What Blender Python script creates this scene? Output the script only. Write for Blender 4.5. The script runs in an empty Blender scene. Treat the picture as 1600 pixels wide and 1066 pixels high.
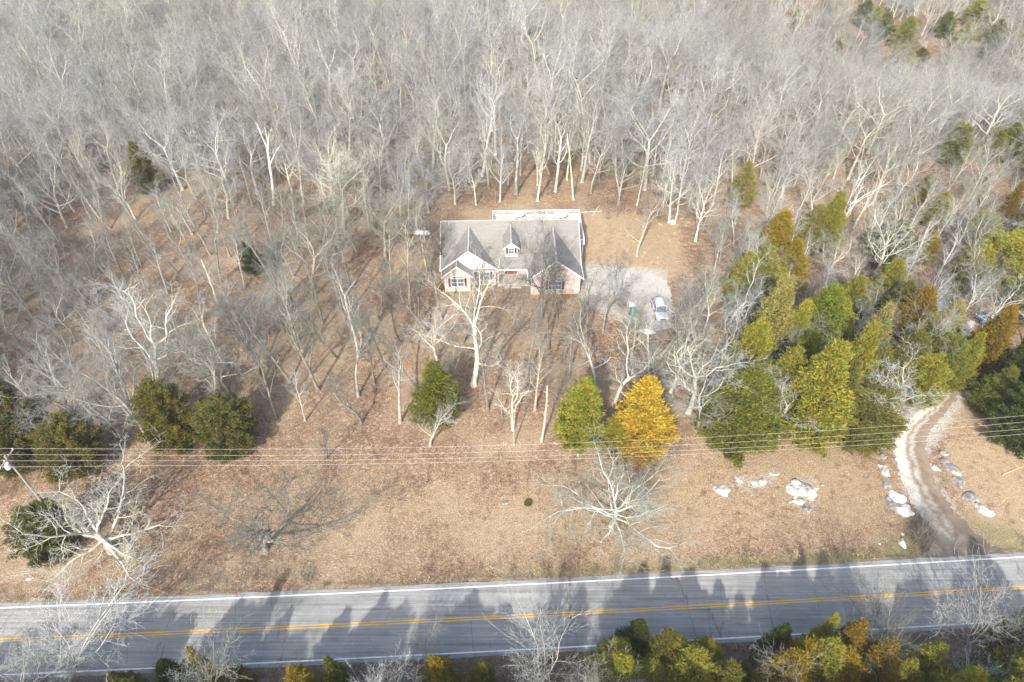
import bpy, math, random
import numpy as np
from mathutils import Vector, Matrix
rad = math.radians
S = bpy.context.scene
COL = S.collection

# ------------------------------------------------------------------ camera
CAM_H, PITCH, FPX = 70.0, rad(43), 1067.0          # metres, down-tilt, focal length in pixels of the 1600 px frame
cam = bpy.data.cameras.new('camera'); cam_o = bpy.data.objects.new('camera', cam); COL.objects.link(cam_o)
cam.sensor_width = 36; cam.lens = 36 * FPX / 1600; cam.clip_start = 1; cam.clip_end = 3000
cam_o.location = (0, 0, CAM_H); cam_o.rotation_euler = (rad(90) - PITCH, 0, 0)
S.camera = cam_o

# ------------------------------------------------------------------ light
SUN_EL, SHADOW_AZ = 37.0, 15.5                     # shadows run away from the camera and a little to the right
w = bpy.data.worlds.new('World'); S.world = w; w.use_nodes = True
nt = w.node_tree; bg = nt.nodes['Background']; sky = nt.nodes.new('ShaderNodeTexSky')
sky.sky_type = 'NISHITA'; sky.sun_disc = False; sky.sun_elevation = rad(SUN_EL); sky.sun_rotation = rad(180 + SHADOW_AZ)
sky.air_density = .93; sky.dust_density = 2.8; sky.ozone_density = .72
nt.links.new(sky.outputs[0], bg.inputs[0]); bg.inputs[1].default_value = 0.15
sd = Vector((math.sin(rad(SHADOW_AZ)) * math.cos(rad(SUN_EL)), math.cos(rad(SHADOW_AZ)) * math.cos(rad(SUN_EL)), -math.sin(rad(SUN_EL))))
sl = bpy.data.lights.new('sun', 'SUN'); sl.energy = 2.7; sl.angle = rad(0.9); sl.color = (1.0, 0.965, 0.91)
so = bpy.data.objects.new('sun', sl); COL.objects.link(so); so.rotation_euler = sd.to_track_quat('-Z', 'Y').to_euler(); so.location = (-40, -60, 120)
S.view_settings.view_transform = 'Standard'; S.view_settings.look = 'None'
S.view_settings.exposure = 1.32; S.view_settings.gamma = 1
S.cycles.max_bounces = 5; S.cycles.diffuse_bounces = 3; S.cycles.transparent_max_bounces = 4

# ------------------------------------------------------------------ helpers
def smooth(a, b, x):
    t = min(1, max(0, (x - a) / (b - a))); return t * t * (3 - 2 * t)
def hz(x, y):                                        # height of the ground
    z = 0.0
    if y > 118:
        k = smooth(118, 160, y)
        z += k * (1.3 * math.sin(x * .035 + 1.2) + 1.2 * math.sin(y * .05 + x * .02))
    z -= 8 * smooth(172, 200, y + .38 * x - 6) * smooth(-30, 40, x)
    z += 9 * smooth(195, 300, y)
    return z
def G(px, py, z=0.0):                                # a spot of the ground seen at (px, py) of the 1600 px frame
    u = (px - 800) / FPX; v = (py - 533) / FPX
    dy = math.cos(PITCH) - v * math.sin(PITCH); dz = -math.sin(PITCH) - v * math.cos(PITCH)
    zz = z
    for _ in range(6):
        t = (zz - CAM_H) / dz
        zz = z + hz(u * t, dy * t)
    return u * t, dy * t
def P(x, y, z):                                      # the reverse: frame pixel of a point
    d = y * math.cos(PITCH) + (CAM_H - z) * math.sin(PITCH)
    v = (-(y * math.sin(PITCH)) + (CAM_H - z) * math.cos(PITCH)) / d
    return 800 + FPX * x / d, 533 + FPX * v
def height_at(Y, py):                                # height whose image row is py on a plumb line at depth Y
    return CAM_H - Y * math.tan(PITCH + math.atan((py - 533) / FPX))

def mesh_obj(name, v, f, mat, parent=None, smooth_=False, mats=None, midx=None):
    m = bpy.data.meshes.new(name); m.from_pydata([tuple(a) for a in v], [], f)
    for k in ([mat] if mats is None else mats): m.materials.append(k)
    if midx is not None: m.polygons.foreach_set('material_index', midx)
    if smooth_: m.polygons.foreach_set('use_smooth', [True] * len(m.polygons))
    m.update()
    o = bpy.data.objects.new(name, m); COL.objects.link(o)
    if parent: o.parent = parent
    return o
def thing(name, label, cat, loc=(0, 0, 0), rz=0, group=None):
    o = bpy.data.objects.new(name, None); COL.objects.link(o); o.empty_display_size = .3
    o.location = loc; o.rotation_euler = (0, 0, rz); tag(o, label, cat, group); return o
def tag(o, label=None, cat=None, group=None, kind=None):
    if label: o['label'] = label
    if cat: o['category'] = cat
    if group: o['group'] = group
    if kind: o['kind'] = kind
    return o

class MB:
    def __init__(s): s.v = []; s.f = []
    def add(s, vs, fs):
        n = len(s.v); s.v += [tuple(a) for a in vs]; s.f += [tuple(i + n for i in q) for q in fs]
    def box(s, x0, x1, y0, y1, z0, z1):
        s.add([(x0,y0,z0),(x1,y0,z0),(x1,y1,z0),(x0,y1,z0),(x0,y0,z1),(x1,y0,z1),(x1,y1,z1),(x0,y1,z1)],
              [(0,3,2,1),(4,5,6,7),(0,1,5,4),(1,2,6,5),(2,3,7,6),(3,0,4,7)])
    def prism(s, poly, d):                           # poly: 3D loop, d: extrusion vector
        n = len(poly); a = [Vector(p) for p in poly]; b = [p + Vector(d) for p in a]
        s.add(a + b, [tuple(range(n))[::-1], tuple(range(n, 2 * n))] + [(i, (i + 1) % n, n + (i + 1) % n, n + i) for i in range(n)])
    def tube(s, pts, rs, k=8, cap=False):
        n0 = len(s.v); pts = [Vector(p) for p in pts]; m = len(pts)
        for i, p in enumerate(pts):
            t = (pts[min(i + 1, m - 1)] - pts[max(i - 1, 0)]).normalized()
            a = t.orthogonal().normalized() if i == 0 else (a - t * a.dot(t)).normalized()
            b = t.cross(a)
            for j in range(k):
                c = math.cos(2 * math.pi * j / k) * rs[i]; q = math.sin(2 * math.pi * j / k) * rs[i]
                s.v.append(tuple(p + a * c + b * q))
        for i in range(m - 1):
            for j in range(k):
                A = n0 + i * k + j; B = n0 + i * k + (j + 1) % k
                s.f.append((A, B, B + k, A + k))
        if cap: s.f.append(tuple(n0 + (m - 1) * k + j for j in range(k))); s.f.append(tuple(n0 + j for j in range(k))[::-1])
    def spike(s, p, q, r):                           # a thin three-sided twig ending in a point
        d = (q - p); a = d.orthogonal().normalized(); b = d.normalized().cross(a); n = len(s.v)
        s.v += [tuple(p + a * r), tuple(p - a * r * .5 + b * r * .87), tuple(p - a * r * .5 - b * r * .87), tuple(q)]
        s.f += [(n, n + 1, n + 3), (n + 1, n + 2, n + 3), (n + 2, n, n + 3)]
    def build(s, name, mat, parent=None, sm=False): return mesh_obj(name, s.v, s.f, mat, parent, sm)

# ------------------------------------------------------------------ materials
def mat(name, rough=.9):
    m = bpy.data.materials.new(name); m.use_nodes = True; b = m.node_tree.nodes['Principled BSDF']
    b.inputs['Roughness'].default_value = rough; b.inputs['Specular IOR Level'].default_value = .25
    return m, m.node_tree, b
def N(t, typ, **k):
    n = t.nodes.new(typ)
    for a, v in k.items():
        if a.startswith('i_'): n.inputs[int(a[2:])].default_value = v
        else: setattr(n, a, v)
    return n
def noise(t, scale, detail=4, rough=.6, vec=None, dist=0):
    n = N(t, 'ShaderNodeTexNoise'); n.inputs['Scale'].default_value = scale; n.inputs['Detail'].default_value = detail
    n.inputs['Roughness'].default_value = rough; n.inputs['Distortion'].default_value = dist
    if vec: t.links.new(vec, n.inputs['Vector'])
    return n.outputs['Fac']
def ramp(t, fac, stops):
    r = N(t, 'ShaderNodeValToRGB'); e = r.color_ramp.elements
    while len(e) < len(stops): e.new(.5)
    for q, (p, c) in zip(e, stops): q.position = p; q.color = (*c, 1) if len(c) == 3 else c
    t.links.new(fac, r.inputs[0]); return r.outputs[0]
def mix(t, fac, a, b, mode='MIX'):
    m = N(t, 'ShaderNodeMix'); m.data_type = 'RGBA'; m.blend_type = mode
    for s, v in ((0, fac), (6, a), (7, b)):
        if isinstance(v, (int, float)): m.inputs[s].default_value = v
        elif isinstance(v, tuple): m.inputs[s].default_value = (*v, 1)
        else: t.links.new(v, m.inputs[s])
    return m.outputs[2]
def mth(t, op, a, b=0.0):
    m = N(t, 'ShaderNodeMath', operation=op)
    for s, v in ((0, a), (1, b)):
        if isinstance(v, (int, float)): m.inputs[s].default_value = v
        else: t.links.new(v, m.inputs[s])
    return m.outputs[0]
def bump(t, b, h, strength, dist):
    n = N(t, 'ShaderNodeBump'); n.inputs['Strength'].default_value = strength; n.inputs['Distance'].default_value = dist
    t.links.new(h, n.inputs['Height']); t.links.new(n.outputs[0], b.inputs['Normal'])
def coord(t, kind='Object'): return N(t, 'ShaderNodeTexCoord').outputs[kind]
def simple(name, c, rough=.8, var=.25, scale=3, metal=0, bmp=0):
    m, t, b = mat(name, rough); v = coord(t)
    n = noise(t, scale, 5, .65, v)
    lo = tuple(x * (1 - var) for x in c); hi = tuple(min(1, x * (1 + var)) for x in c)
    t.links.new(ramp(t, n, [(.3, lo), (.7, hi)]), b.inputs['Base Color']); b.inputs['Metallic'].default_value = metal
    if bmp: bump(t, b, n, bmp, .05)
    return m
def bark(name, lo, hi):
    m, t, b = mat(name, .95); v = coord(t); oi = N(t, 'ShaderNodeObjectInfo')
    n = noise(t, 1.6, 6, .7, v)
    c = ramp(t, n, [(.32, lo), (.66, hi)])
    k = mth(t, 'ADD', mth(t, 'MULTIPLY', oi.outputs['Random'], .6), .68)
    c = mix(t, 1.0, c, oi.outputs['Color'], 'MULTIPLY')
    cc = N(t, 'ShaderNodeCombineColor'); [t.links.new(k, cc.inputs[i]) for i in range(3)]
    c = mix(t, 1.0, c, cc.outputs[0], 'MULTIPLY')
    hue = mth(t, 'FRACT', mth(t, 'MULTIPLY', oi.outputs['Random'], 37.7))
    c = mix(t, 1.0, c, ramp(t, hue, [(0, (.94, .98, 1.02)), (.35, (1, 1, .98)), (.6, (1.02, .99, .90)), (.8, (.95, .98, .88)), (1, (1.0, .92, .86))]), 'MULTIPLY')
    t.links.new(c, b.inputs['Base Color']); b.inputs['Specular IOR Level'].default_value = .1
    return m
M = {}
M['bark'] = bark('bark', (.22, .21, .185), (.58, .56, .50))
M['twig'] = bark('twig', (.185, .19, .182), (.385, .395, .385))
M['cedar_bark'] = bark('cedar_bark', (.16, .12, .09), (.34, .27, .21))
def foliage():
    m, t, b = mat('cedar_foliage', .9); v = coord(t); oi = N(t, 'ShaderNodeObjectInfo')
    g = N(t, 'ShaderNodeNewGeometry')
    n1 = noise(t, .9, 3, .6, v); n2 = noise(t, 4.5, 2, .6, v)
    c = ramp(t, n1, [(.3, (.55, .72, .55)), (.5, (1, 1, 1)), (.72, (1.0, .82, .62))])
    c = mix(t, 1.0, c, oi.outputs['Color'], 'MULTIPLY')
    c = mix(t, .9, c, ramp(t, g.outputs['Random Per Island'], [(0, (.55, .62, .55)), (.8, (1, 1, 1)), (1, (1, .75, .5))]), 'MULTIPLY')
    c = mix(t, .7, c, ramp(t, n2, [(.3, (.55, .6, .5)), (.7, (1, 1, 1))]), 'MULTIPLY')
    t.links.new(c, b.inputs['Base Color']); b.inputs['Specular IOR Level'].default_value = .15
    tr = N(t, 'ShaderNodeBsdfTranslucent'); t.links.new(c, tr.inputs[0])
    ms = N(t, 'ShaderNodeMixShader'); ms.inputs[0].default_value = .3
    t.links.new(b.outputs[0], ms.inputs[1]); t.links.new(tr.outputs[0], ms.inputs[2])
    t.links.new(ms.outputs[0], t.nodes['Material Output'].inputs[0])
    return m
M['foliage'] = foliage()

def ground_mat():
    m, t, b = mat('ground', .97); v = coord(t)
    at = lambda n: N(t, 'ShaderNodeAttribute', attribute_name=n).outputs['Fac']
    fine = noise(t, 5.5, 3, .75, v); mid = noise(t, 1.3, 5, .7, v); big = noise(t, .085, 5, .6, v); vb = noise(t, .028, 3, .6, v)
    vor = N(t, 'ShaderNodeTexVoronoi'); vor.inputs['Scale'].default_value = 3.6; t.links.new(v, vor.inputs['Vector'])
    sep = N(t, 'ShaderNodeSeparateColor'); t.links.new(vor.outputs['Color'], sep.inputs[0])
    leaf = ramp(t, fine, [(.32, (.075, .047, .030)), (.46, (.235, .152, .098)), (.57, (.38, .262, .172)), (.70, (.66, .52, .375))])
    leaf = mix(t, .40, leaf, ramp(t, sep.outputs[0], [(.0, (.17, .095, .06)), (.45, (.33, .21, .132)), (.8, (.46, .33, .22)), (1, (.72, .60, .46))]))
    leaf = mix(t, .75, leaf, ramp(t, mid, [(.3, (.55, .52, .50)), (.55, (1.0, 1.0, 1.0)), (.75, (1.08, 1.05, 1.0))]), 'MULTIPLY')
    pat = noise(t, .33, 5, .7, v); leaf = mix(t, .8, leaf, ramp(t, pat, [(.32, (.66, .64, .62)), (.55, (1, 1, 1)), (.75, (1.05, 1.08, 1.05))]), 'MULTIPLY')
    grass = ramp(t, fine, [(.28, (.23, .185, .10)), (.5, (.42, .32, .205)), (.72, (.66, .53, .375))])
    green = ramp(t, fine, [(.28, (.10, .105, .045)), (.5, (.23, .22, .10)), (.75, (.42, .38, .20))])
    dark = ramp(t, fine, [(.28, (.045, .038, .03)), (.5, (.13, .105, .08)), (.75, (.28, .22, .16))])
    rock = ramp(t, fine, [(.28, (.30, .28, .24)), (.5, (.52, .50, .45)), (.75, (.72, .70, .66))])
    def edged(a, k=.9):
        s = mth(t, 'ADD', at(a), mth(t, 'MULTIPLY', mth(t, 'SUBTRACT', mid, .5), k))
        s = mth(t, 'ADD', s, mth(t, 'MULTIPLY', mth(t, 'SUBTRACT', fine, .5), k * .8))
        r = N(t, 'ShaderNodeMapRange'); t.links.new(s, r.inputs[0]); r.inputs[1].default_value = .25; r.inputs[2].default_value = .75
        return r.outputs[0]
    g0 = ramp(t, big, [(.44, (0, 0, 0)), (.62, (.75, .75, .75))])
    c = mix(t, g0, leaf, grass)
    grass = mix(t, .6, grass, ramp(t, mid, [(.3, (.62, .52, .42)), (.5, (.95, .9, .85)), (.7, (1.1, 1.1, 1.1))]), 'MULTIPLY')
    c = mix(t, edged('grass'), c, grass)
    c = mix(t, edged('green'), c, green)
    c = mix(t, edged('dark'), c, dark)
    c = mix(t, edged('rock'), c, rock)
    c = mix(t, .7, c, ramp(t, vb, [(.3, (.66, .64, .62)), (.65, (1, 1, 1))]), 'MULTIPLY')
    t.links.new(c, b.inputs['Base Color'])
    h = mth(t, 'ADD', fine, mth(t, 'MULTIPLY', mid, .8))
    bump(t, b, h, .8, .16); b.inputs['Specular IOR Level'].default_value = .05
    return m
M['ground'] = ground_mat()

def asphalt():
    m, t, b = mat('asphalt', .85); v = coord(t)
    mp = N(t, 'ShaderNodeMapping'); mp.inputs['Scale'].default_value = (.05, 2.2, 1); mp.inputs['Rotation'].default_value = (0, 0, rad(-3.1)); t.links.new(v, mp.inputs[0])
    streak = noise(t, 1.6, 6, .7, mp.outputs[0]); sp = noise(t, 9, 3, .8, v); patch = noise(t, .22, 5, .65, v)
    c = ramp(t, streak, [(.30, (.19, .187, .172)), (.48, (.31, .304, .28)), (.70, (.42, .412, .38))])
    c = mix(t, .5, c, ramp(t, sp, [(.3, (.6, .6, .6)), (.7, (1.15, 1.15, 1.15))]), 'MULTIPLY')
    c = mix(t, .45, c, ramp(t, patch, [(.35, (.62, .62, .63)), (.6, (1, 1, 1))]), 'MULTIPLY')
    mq = N(t, 'ShaderNodeMapping'); mq.inputs['Scale'].default_value = (.16, 1.1, 1); mq.inputs['Rotation'].default_value = (0, 0, rad(-3.1)); t.links.new(v, mq.inputs[0])
    st = noise(t, 1.1, 6, .75, mq.outputs[0])
    c = mix(t, ramp(t, st, [(.58, (0, 0, 0)), (.70, (.6, .6, .6))]), c, (.10, .095, .09))
    mc = N(t, 'ShaderNodeMapping'); mc.inputs['Scale'].default_value = (.12, .02, 1); mc.inputs['Rotation'].default_value = (0, 0, rad(9)); t.links.new(v, mc.inputs[0])
    cn = N(t, 'ShaderNodeTexNoise'); cn.inputs['Scale'].default_value = 1.0; cn.inputs['Detail'].default_value = 6; cn.inputs['Distortion'].default_value = .3; t.links.new(mc.outputs[0], cn.inputs['Vector'])
    ck = mth(t, 'ABSOLUTE', mth(t, 'SUBTRACT', cn.outputs['Fac'], .5))
    c = mix(t, ramp(t, ck, [(0, (.55, .55, .55)), (.0035, (0, 0, 0))]), c, (.07, .065, .06))
    t.links.new(c, b.inputs['Base Color']); bump(t, b, sp, .3, .02)
    return m
M['asphalt'] = asphalt()
def paint(name, c):
    m, t, b = mat(name, .7); v = coord(t); n = noise(t, 3.5, 5, .75, v)
    t.links.new(ramp(t, n, [(.30, tuple(x * .5 for x in c)), (.45, c)]), b.inputs['Base Color']); return m
M['white_line'] = paint('white_line', (.78, .78, .76)); M['yellow_line'] = paint('yellow_line', (.72, .42, .06))
def gravel(name, lo, mi, hi, rut=None):
    m, t, b = mat(name, .95); v = coord(t); n = noise(t, 6, 4, .8, v); k = noise(t, .5, 4, .6, v)
    c = ramp(t, n, [(.3, lo), (.5, mi), (.72, hi)])
    if rut:
        at = N(t, 'ShaderNodeAttribute', attribute_name='across').outputs['Fac']
        s = mth(t, 'ADD', at, mth(t, 'MULTIPLY', mth(t, 'SUBTRACT', k, .5), .35))
        c = mix(t, ramp(t, s, rut[0]), c, rut[1])
        c = mix(t, .35, c, ramp(t, n, [(.3, (.5, .5, .5)), (.7, (1.2, 1.2, 1.2))]), 'MULTIPLY')
        en = N(t, 'ShaderNodeAttribute', attribute_name='along').outputs['Fac']
        s2 = mth(t, 'ADD', en, mth(t, 'MULTIPLY', mth(t, 'SUBTRACT', k, .5), .5))
        c = mix(t, ramp(t, s2, [(.05, (.85, .85, .85)), (.36, (0, 0, 0))]), c, (.11, .088, .072))
    c = mix(t, .5, c, ramp(t, k, [(.3, (.7, .68, .64)), (.65, (1, 1, 1))]), 'MULTIPLY')
    t.links.new(c, b.inputs['Base Color']); bump(t, b, n, .5, .05); return m
M['gravel'] = gravel('gravel', (.27, .255, .22), (.45, .43, .375), (.60, .58, .53))
M['dirt_track'] = gravel('dirt_track', (.40, .37, .31), (.58, .55, .48), (.72, .70, .64),
    ([(.30, (0, 0, 0)), (.42, (.9, .9, .9)), (.55, (.3, .3, .3)), (.66, (.95, .95, .95)), (.9, (.85, .85, .85))], (.25, .18, .118)))
def shingle():
    m, t, b = mat('shingle', .95); v = coord(t); n = noise(t, .35, 4, .6, v)
    br = N(t, 'ShaderNodeTexBrick'); br.inputs['Scale'].default_value = 1.0; br.inputs['Brick Width'].default_value = .9; br.inputs['Row Height'].default_value = .2
    br.inputs['Mortar Size'].default_value = .012; br.inputs['Color1'].default_value = (.275, .258, .228, 1); br.inputs['Color2'].default_value = (.24, .226, .20, 1); br.inputs['Mortar'].default_value = (.16, .15, .135, 1)
    t.links.new(v, br.inputs['Vector'])
    c = mix(t, .6, br.outputs[0], ramp(t, n, [(.3, (.72, .72, .72)), (.7, (1, 1, 1))]), 'MULTIPLY')
    t.links.new(c, b.inputs['Base Color']); return m
M['shingle'] = shingle()
def brick():
    m, t, b = mat('pale_brick', .9); v = coord(t)
    mp = N(t, 'ShaderNodeMapping'); mp.inputs['Rotation'].default_value = (rad(90), 0, 0); t.links.new(v, mp.inputs[0])
    br = N(t, 'ShaderNodeTexBrick'); br.inputs['Scale'].default_value = 1; br.inputs['Brick Width'].default_value = .24; br.inputs['Row Height'].default_value = .085
    br.inputs['Mortar Size'].default_value = .012; br.inputs['Color1'].default_value = (.60, .49, .44, 1); br.inputs['Color2'].default_value = (.52, .41, .37, 1); br.inputs['Mortar'].default_value = (.62, .58, .53, 1)
    t.links.new(mp.outputs[0], br.inputs['Vector'])
    t.links.new(mix(t, .5, br.outputs[0], ramp(t, noise(t, 1.5, 4, .6, v), [(.3, (.75, .75, .75)), (.7, (1, 1, 1))]), 'MULTIPLY'), b.inputs['Base Color']); return m
M['brick'] = brick()
def siding():
    m, t, b = mat('white_siding', .6); v = coord(t); wv = N(t, 'ShaderNodeTexWave'); wv.bands_direction = 'Z'; wv.wave_profile = 'SAW'; wv.inputs['Scale'].default_value = 1.6
    t.links.new(v, wv.inputs[0]); b.inputs['Base Color'].default_value = (.80, .79, .76, 1); bump(t, b, wv.outputs['Fac'], .6, .02); return m
M['siding'] = siding()
M['cap'] = simple('ridge_shingle', (.40, .37, .33), .95, .1, 3)
M['trim'] = simple('white_trim', (.80, .80, .78), .5, .05, 2)
M['plinth'] = simple('tan_foundation', (.55, .42, .31), .9, .15, 2)
M['red'] = simple('dark_red_paint', (.12, .03, .033), .5, .15, 4)
M['door_red'] = simple('red_door_paint', (.28, .06, .04), .4, .1, 4)
M['concrete'] = simple('concrete', (.50, .47, .41), .9, .15, 1.5)
M['deck'] = simple('weathered_deck', (.44, .42, .39), .9, .2, 2)
M['black'] = simple('black_plastic', (.02, .02, .022), .5, .2, 4)
M['rubber'] = simple('rubber', (.025, .025, .025), .9, .2, 4)
M['green_plastic'] = simple('green_plastic', (.015, .20, .16), .45, .15, 3)
M['grey_plastic'] = simple('grey_plastic', (.42, .48, .52), .5, .1, 3)
M['white_metal'] = simple('white_metal', (.78, .79, .80), .35, .05, 2)
M['steel'] = simple('dull_steel', (.45, .46, .47), .45, .1, 3, .6)
M['car_paint'] = simple('pale_silver_paint', (.66, .67, .70), .28, .04, 1.5, .35)
M['alloy'] = simple('wheel_alloy', (.5, .5, .52), .35, .1, 3, .8)
M['lamp_lens'] = simple('lamp_lens', (.75, .76, .78), .15, .05, 3)
M['red_lens'] = simple('red_lens', (.35, .02, .02), .2, .05, 3)
M['blue_tarp'] = simple('blue_tarp', (.015, .19, .52), .45, .3, 2.2, 0, .6)
M['faded_tarp'] = simple('faded_blue_tarp', (.22, .28, .36), .6, .25, 2, 0, .5)
M['wood_pole'] = simple('weathered_pole', (.30, .26, .21), .9, .25, 3)
M['wire'] = simple('aluminium_wire', (.55, .53, .50), .6, .05, 1, .1)
M['ceramic'] = simple('white_ceramic', (.75, .76, .77), .3, .05, 3)
M['cut_wood'] = simple('cut_wood', (.62, .45, .26), .9, .25, 5)
M['dead_wood'] = simple('dead_wood', (.52, .49, .44), .95, .25, 3)
def glass():
    m, t, b = mat('window_glass', .06); b.inputs['Base Color'].default_value = (.10, .14, .16, 1); b.inputs['Specular IOR Level'].default_value = .8; return m
M['glass'] = glass()
def stone(name, lo, hi, dk):
    m, t, b = mat(name, .95); v = coord(t); n = noise(t, 1.6, 7, .72, v); k = noise(t, .7, 3, .6, v)
    c = ramp(t, n, [(.34, dk), (.46, lo), (.66, hi)])
    c = mix(t, .5, c, ramp(t, k, [(.35, (.7, .7, .68)), (.6, (1, 1, 1))]), 'MULTIPLY')
    t.links.new(c, b.inputs['Base Color']); bump(t, b, n, .7, .12); return m
M['limestone'] = stone('limestone', (.40, .38, .33), (.66, .64, .58), (.13, .12, .105))
M['pale_stone'] = stone('pale_stone', (.58, .58, .57), (.76, .76, .75), (.30, .29, .27))
M['grey_stone'] = stone('grey_stone', (.22, .21, .19), (.40, .38, .34), (.07, .065, .055))

# ------------------------------------------------------------------ setting: ground
rng = np.random.default_rng(5)
def axis(lo, hi, a, b, step):
    out = list(np.arange(a, b, step)); s = step; q = a
    while q > lo: s *= 1.35; q -= s; out.insert(0, q)
    s = step; q = out[-1]
    while q < hi: s *= 1.35; q += s; out.append(q)
    return out
gx = axis(-1500, 1500, -95, 95, .8); gy = axis(-300, 2500, 14, 130, .8)
# add medium rows behind
gy = sorted(set([y for y in gy if y <= 130] + list(np.arange(132, 330, 4.0)) + [y for y in gy if y > 340]))
gx = sorted(set([x for x in gx if abs(x) <= 95] + list(np.arange(-260, -95, 5.0)) + list(np.arange(96, 262, 5.0)) + [x for x in gx if abs(x) > 265]))
XX, YY = np.meshgrid(np.array(gx), np.array(gy))
nx, ny = len(gx), len(gy)
ZZ = np.array([[hz(x, y) for x in gx] for y in gy])
def poly_mask(px_poly, soft, world=False):           # 1 inside, falling to 0 over `soft` metres outside
    p = np.array(px_poly if world else [G(a, b) for a, b in px_poly]); x = XX.ravel(); y = YY.ravel()
    ins = np.zeros(len(x), bool); dist = np.full(len(x), 1e9)
    for i in range(len(p)):
        a = p[i]; b = p[(i + 1) % len(p)]; d = b - a
        c = ((a[1] > y) != (b[1] > y)) & (x < (b[0] - a[0]) * (y - a[1]) / (b[1] - a[1] + 1e-9) + a[0]); ins ^= c
        t = np.clip(((x - a[0]) * d[0] + (y - a[1]) * d[1]) / (d @ d + 1e-9), 0, 1)
        dist = np.minimum(dist, np.hypot(x - a[0] - t * d[0], y - a[1] - t * d[1]))
    sd_ = np.where(ins, dist, -dist)
    return np.clip(.5 + sd_ / (2 * soft), 0, 1)
def road_y(x): return 32.66 + .0527 * x + .0001 * max(-90, min(90, x)) ** 2
ry = np.vectorize(road_y)(XX).ravel()
off = YY.ravel() - ry
att = {}
att['grass'] = np.maximum.reduce([
    poly_mask([(905, 325), (1060, 345), (1070, 425), (1040, 440), (915, 412)], 2.0),
    .62 * poly_mask([(560, 480), (700, 462), (830, 465), (830, 560), (640, 575), (540, 560)], 5),
    poly_mask([(1470, 690), (1620, 680), (1640, 875), (1575, 858), (1510, 790)], 1.5),
    .62 * poly_mask([(1040, 700), (1390, 700), (1440, 830), (1300, 860), (700, 895), (600, 830), (820, 740)], 5),
    .6 * poly_mask([(1430, 640), (1560, 640), (1560, 690), (1450, 690)], 2),
    .5 * poly_mask([(430, 430), (520, 430), (540, 520), (420, 560)], 3),
    .45 * poly_mask([(400, 700), (800, 720), (700, 840), (420, 900), (300, 800)], 6)])
att['green'] = np.maximum.reduce([.8 * np.clip(1 - np.abs(off - 4.8) / 1.4, 0, 1) * (1 / (1 + np.exp(-(XX.ravel() + 5) / 8))),
    .55 * poly_mask([(1470, 800), (1600, 820), (1620, 870), (1570, 866)], 1.2),
    .55 * poly_mask([(1360, 830), (1450, 815), (1455, 868), (1380, 872)], 1.5)])
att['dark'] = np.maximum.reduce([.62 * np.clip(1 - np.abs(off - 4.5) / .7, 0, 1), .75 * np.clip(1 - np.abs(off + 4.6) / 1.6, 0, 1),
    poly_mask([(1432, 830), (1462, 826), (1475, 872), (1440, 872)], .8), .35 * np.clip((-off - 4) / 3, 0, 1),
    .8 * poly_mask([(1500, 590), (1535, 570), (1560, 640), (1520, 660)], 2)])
att['rock'] = np.maximum.reduce([
    .55 * poly_mask([(905, 408), (1045, 418), (1052, 512), (1000, 522), (900, 470)], 1.0),
    .6 * poly_mask([(1390, 660), (1500, 560), (1520, 620), (1450, 720), (1500, 800), (1470, 840), (1405, 760)], 1.0),
    .45 * poly_mask([(1130, 762), (1150, 742), (1215, 735), (1225, 748), (1170, 775)], .8), .4 * poly_mask([(1230, 742), (1280, 738), (1285, 800), (1240, 800)], .8)])
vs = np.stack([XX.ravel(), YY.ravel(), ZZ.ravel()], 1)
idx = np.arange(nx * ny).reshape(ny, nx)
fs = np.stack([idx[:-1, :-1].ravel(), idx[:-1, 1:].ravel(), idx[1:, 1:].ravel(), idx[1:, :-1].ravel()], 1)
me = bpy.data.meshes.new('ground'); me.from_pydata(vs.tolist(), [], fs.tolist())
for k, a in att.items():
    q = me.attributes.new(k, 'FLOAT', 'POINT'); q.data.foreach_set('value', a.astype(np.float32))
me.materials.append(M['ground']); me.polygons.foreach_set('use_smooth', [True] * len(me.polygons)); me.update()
go = bpy.data.objects.new('ground', me); COL.objects.link(go); tag(go, kind='structure')

# road
def ribbon(name, o0, o1, z, m, jag=0.0, step=1.0, x0=-420, x1=420, parent=None, skirt=False):
    v = []; f = []; xs = np.arange(x0, x1 + .1, step); r = random.Random(len(name))
    for i, x in enumerate(xs):
        j0 = r.uniform(-jag, jag); j1 = r.uniform(-jag, jag)
        v += [(x, road_y(x) + o0 + j0, z), (x, road_y(x) + o1 + j1, z)]
        if i: f.append((2 * i - 2, 2 * i, 2 * i + 1, 2 * i - 1))
    n = len(v)
    if skirt:
        v += [(a, b, -.05) for a, b, c in v]
        for i in range(1, len(xs)):
            a, b = 2 * i - 2, 2 * i; f += [(a, n + a, n + b, b), (a + 1, b + 1, n + b + 1, n + a + 1)]
    return mesh_obj(name, v, f, m, parent)
tag(ribbon('road', -3.95, 4.05, .06, M['asphalt'], .07, .8, skirt=True), kind='structure')
tag(ribbon('road_edge_line', 3.42, 3.56, .064, M['white_line']), kind='structure')
tag(ribbon('road_edge_line', -3.56, -3.42, .064, M['white_line']), kind='structure')
tag(ribbon('road_centre_line', .07, .19, .064, M['yellow_line']), kind='structure')
tag(ribbon('road_centre_line', -.19, -.07, .064, M['yellow_line']), kind='structure')

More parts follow.
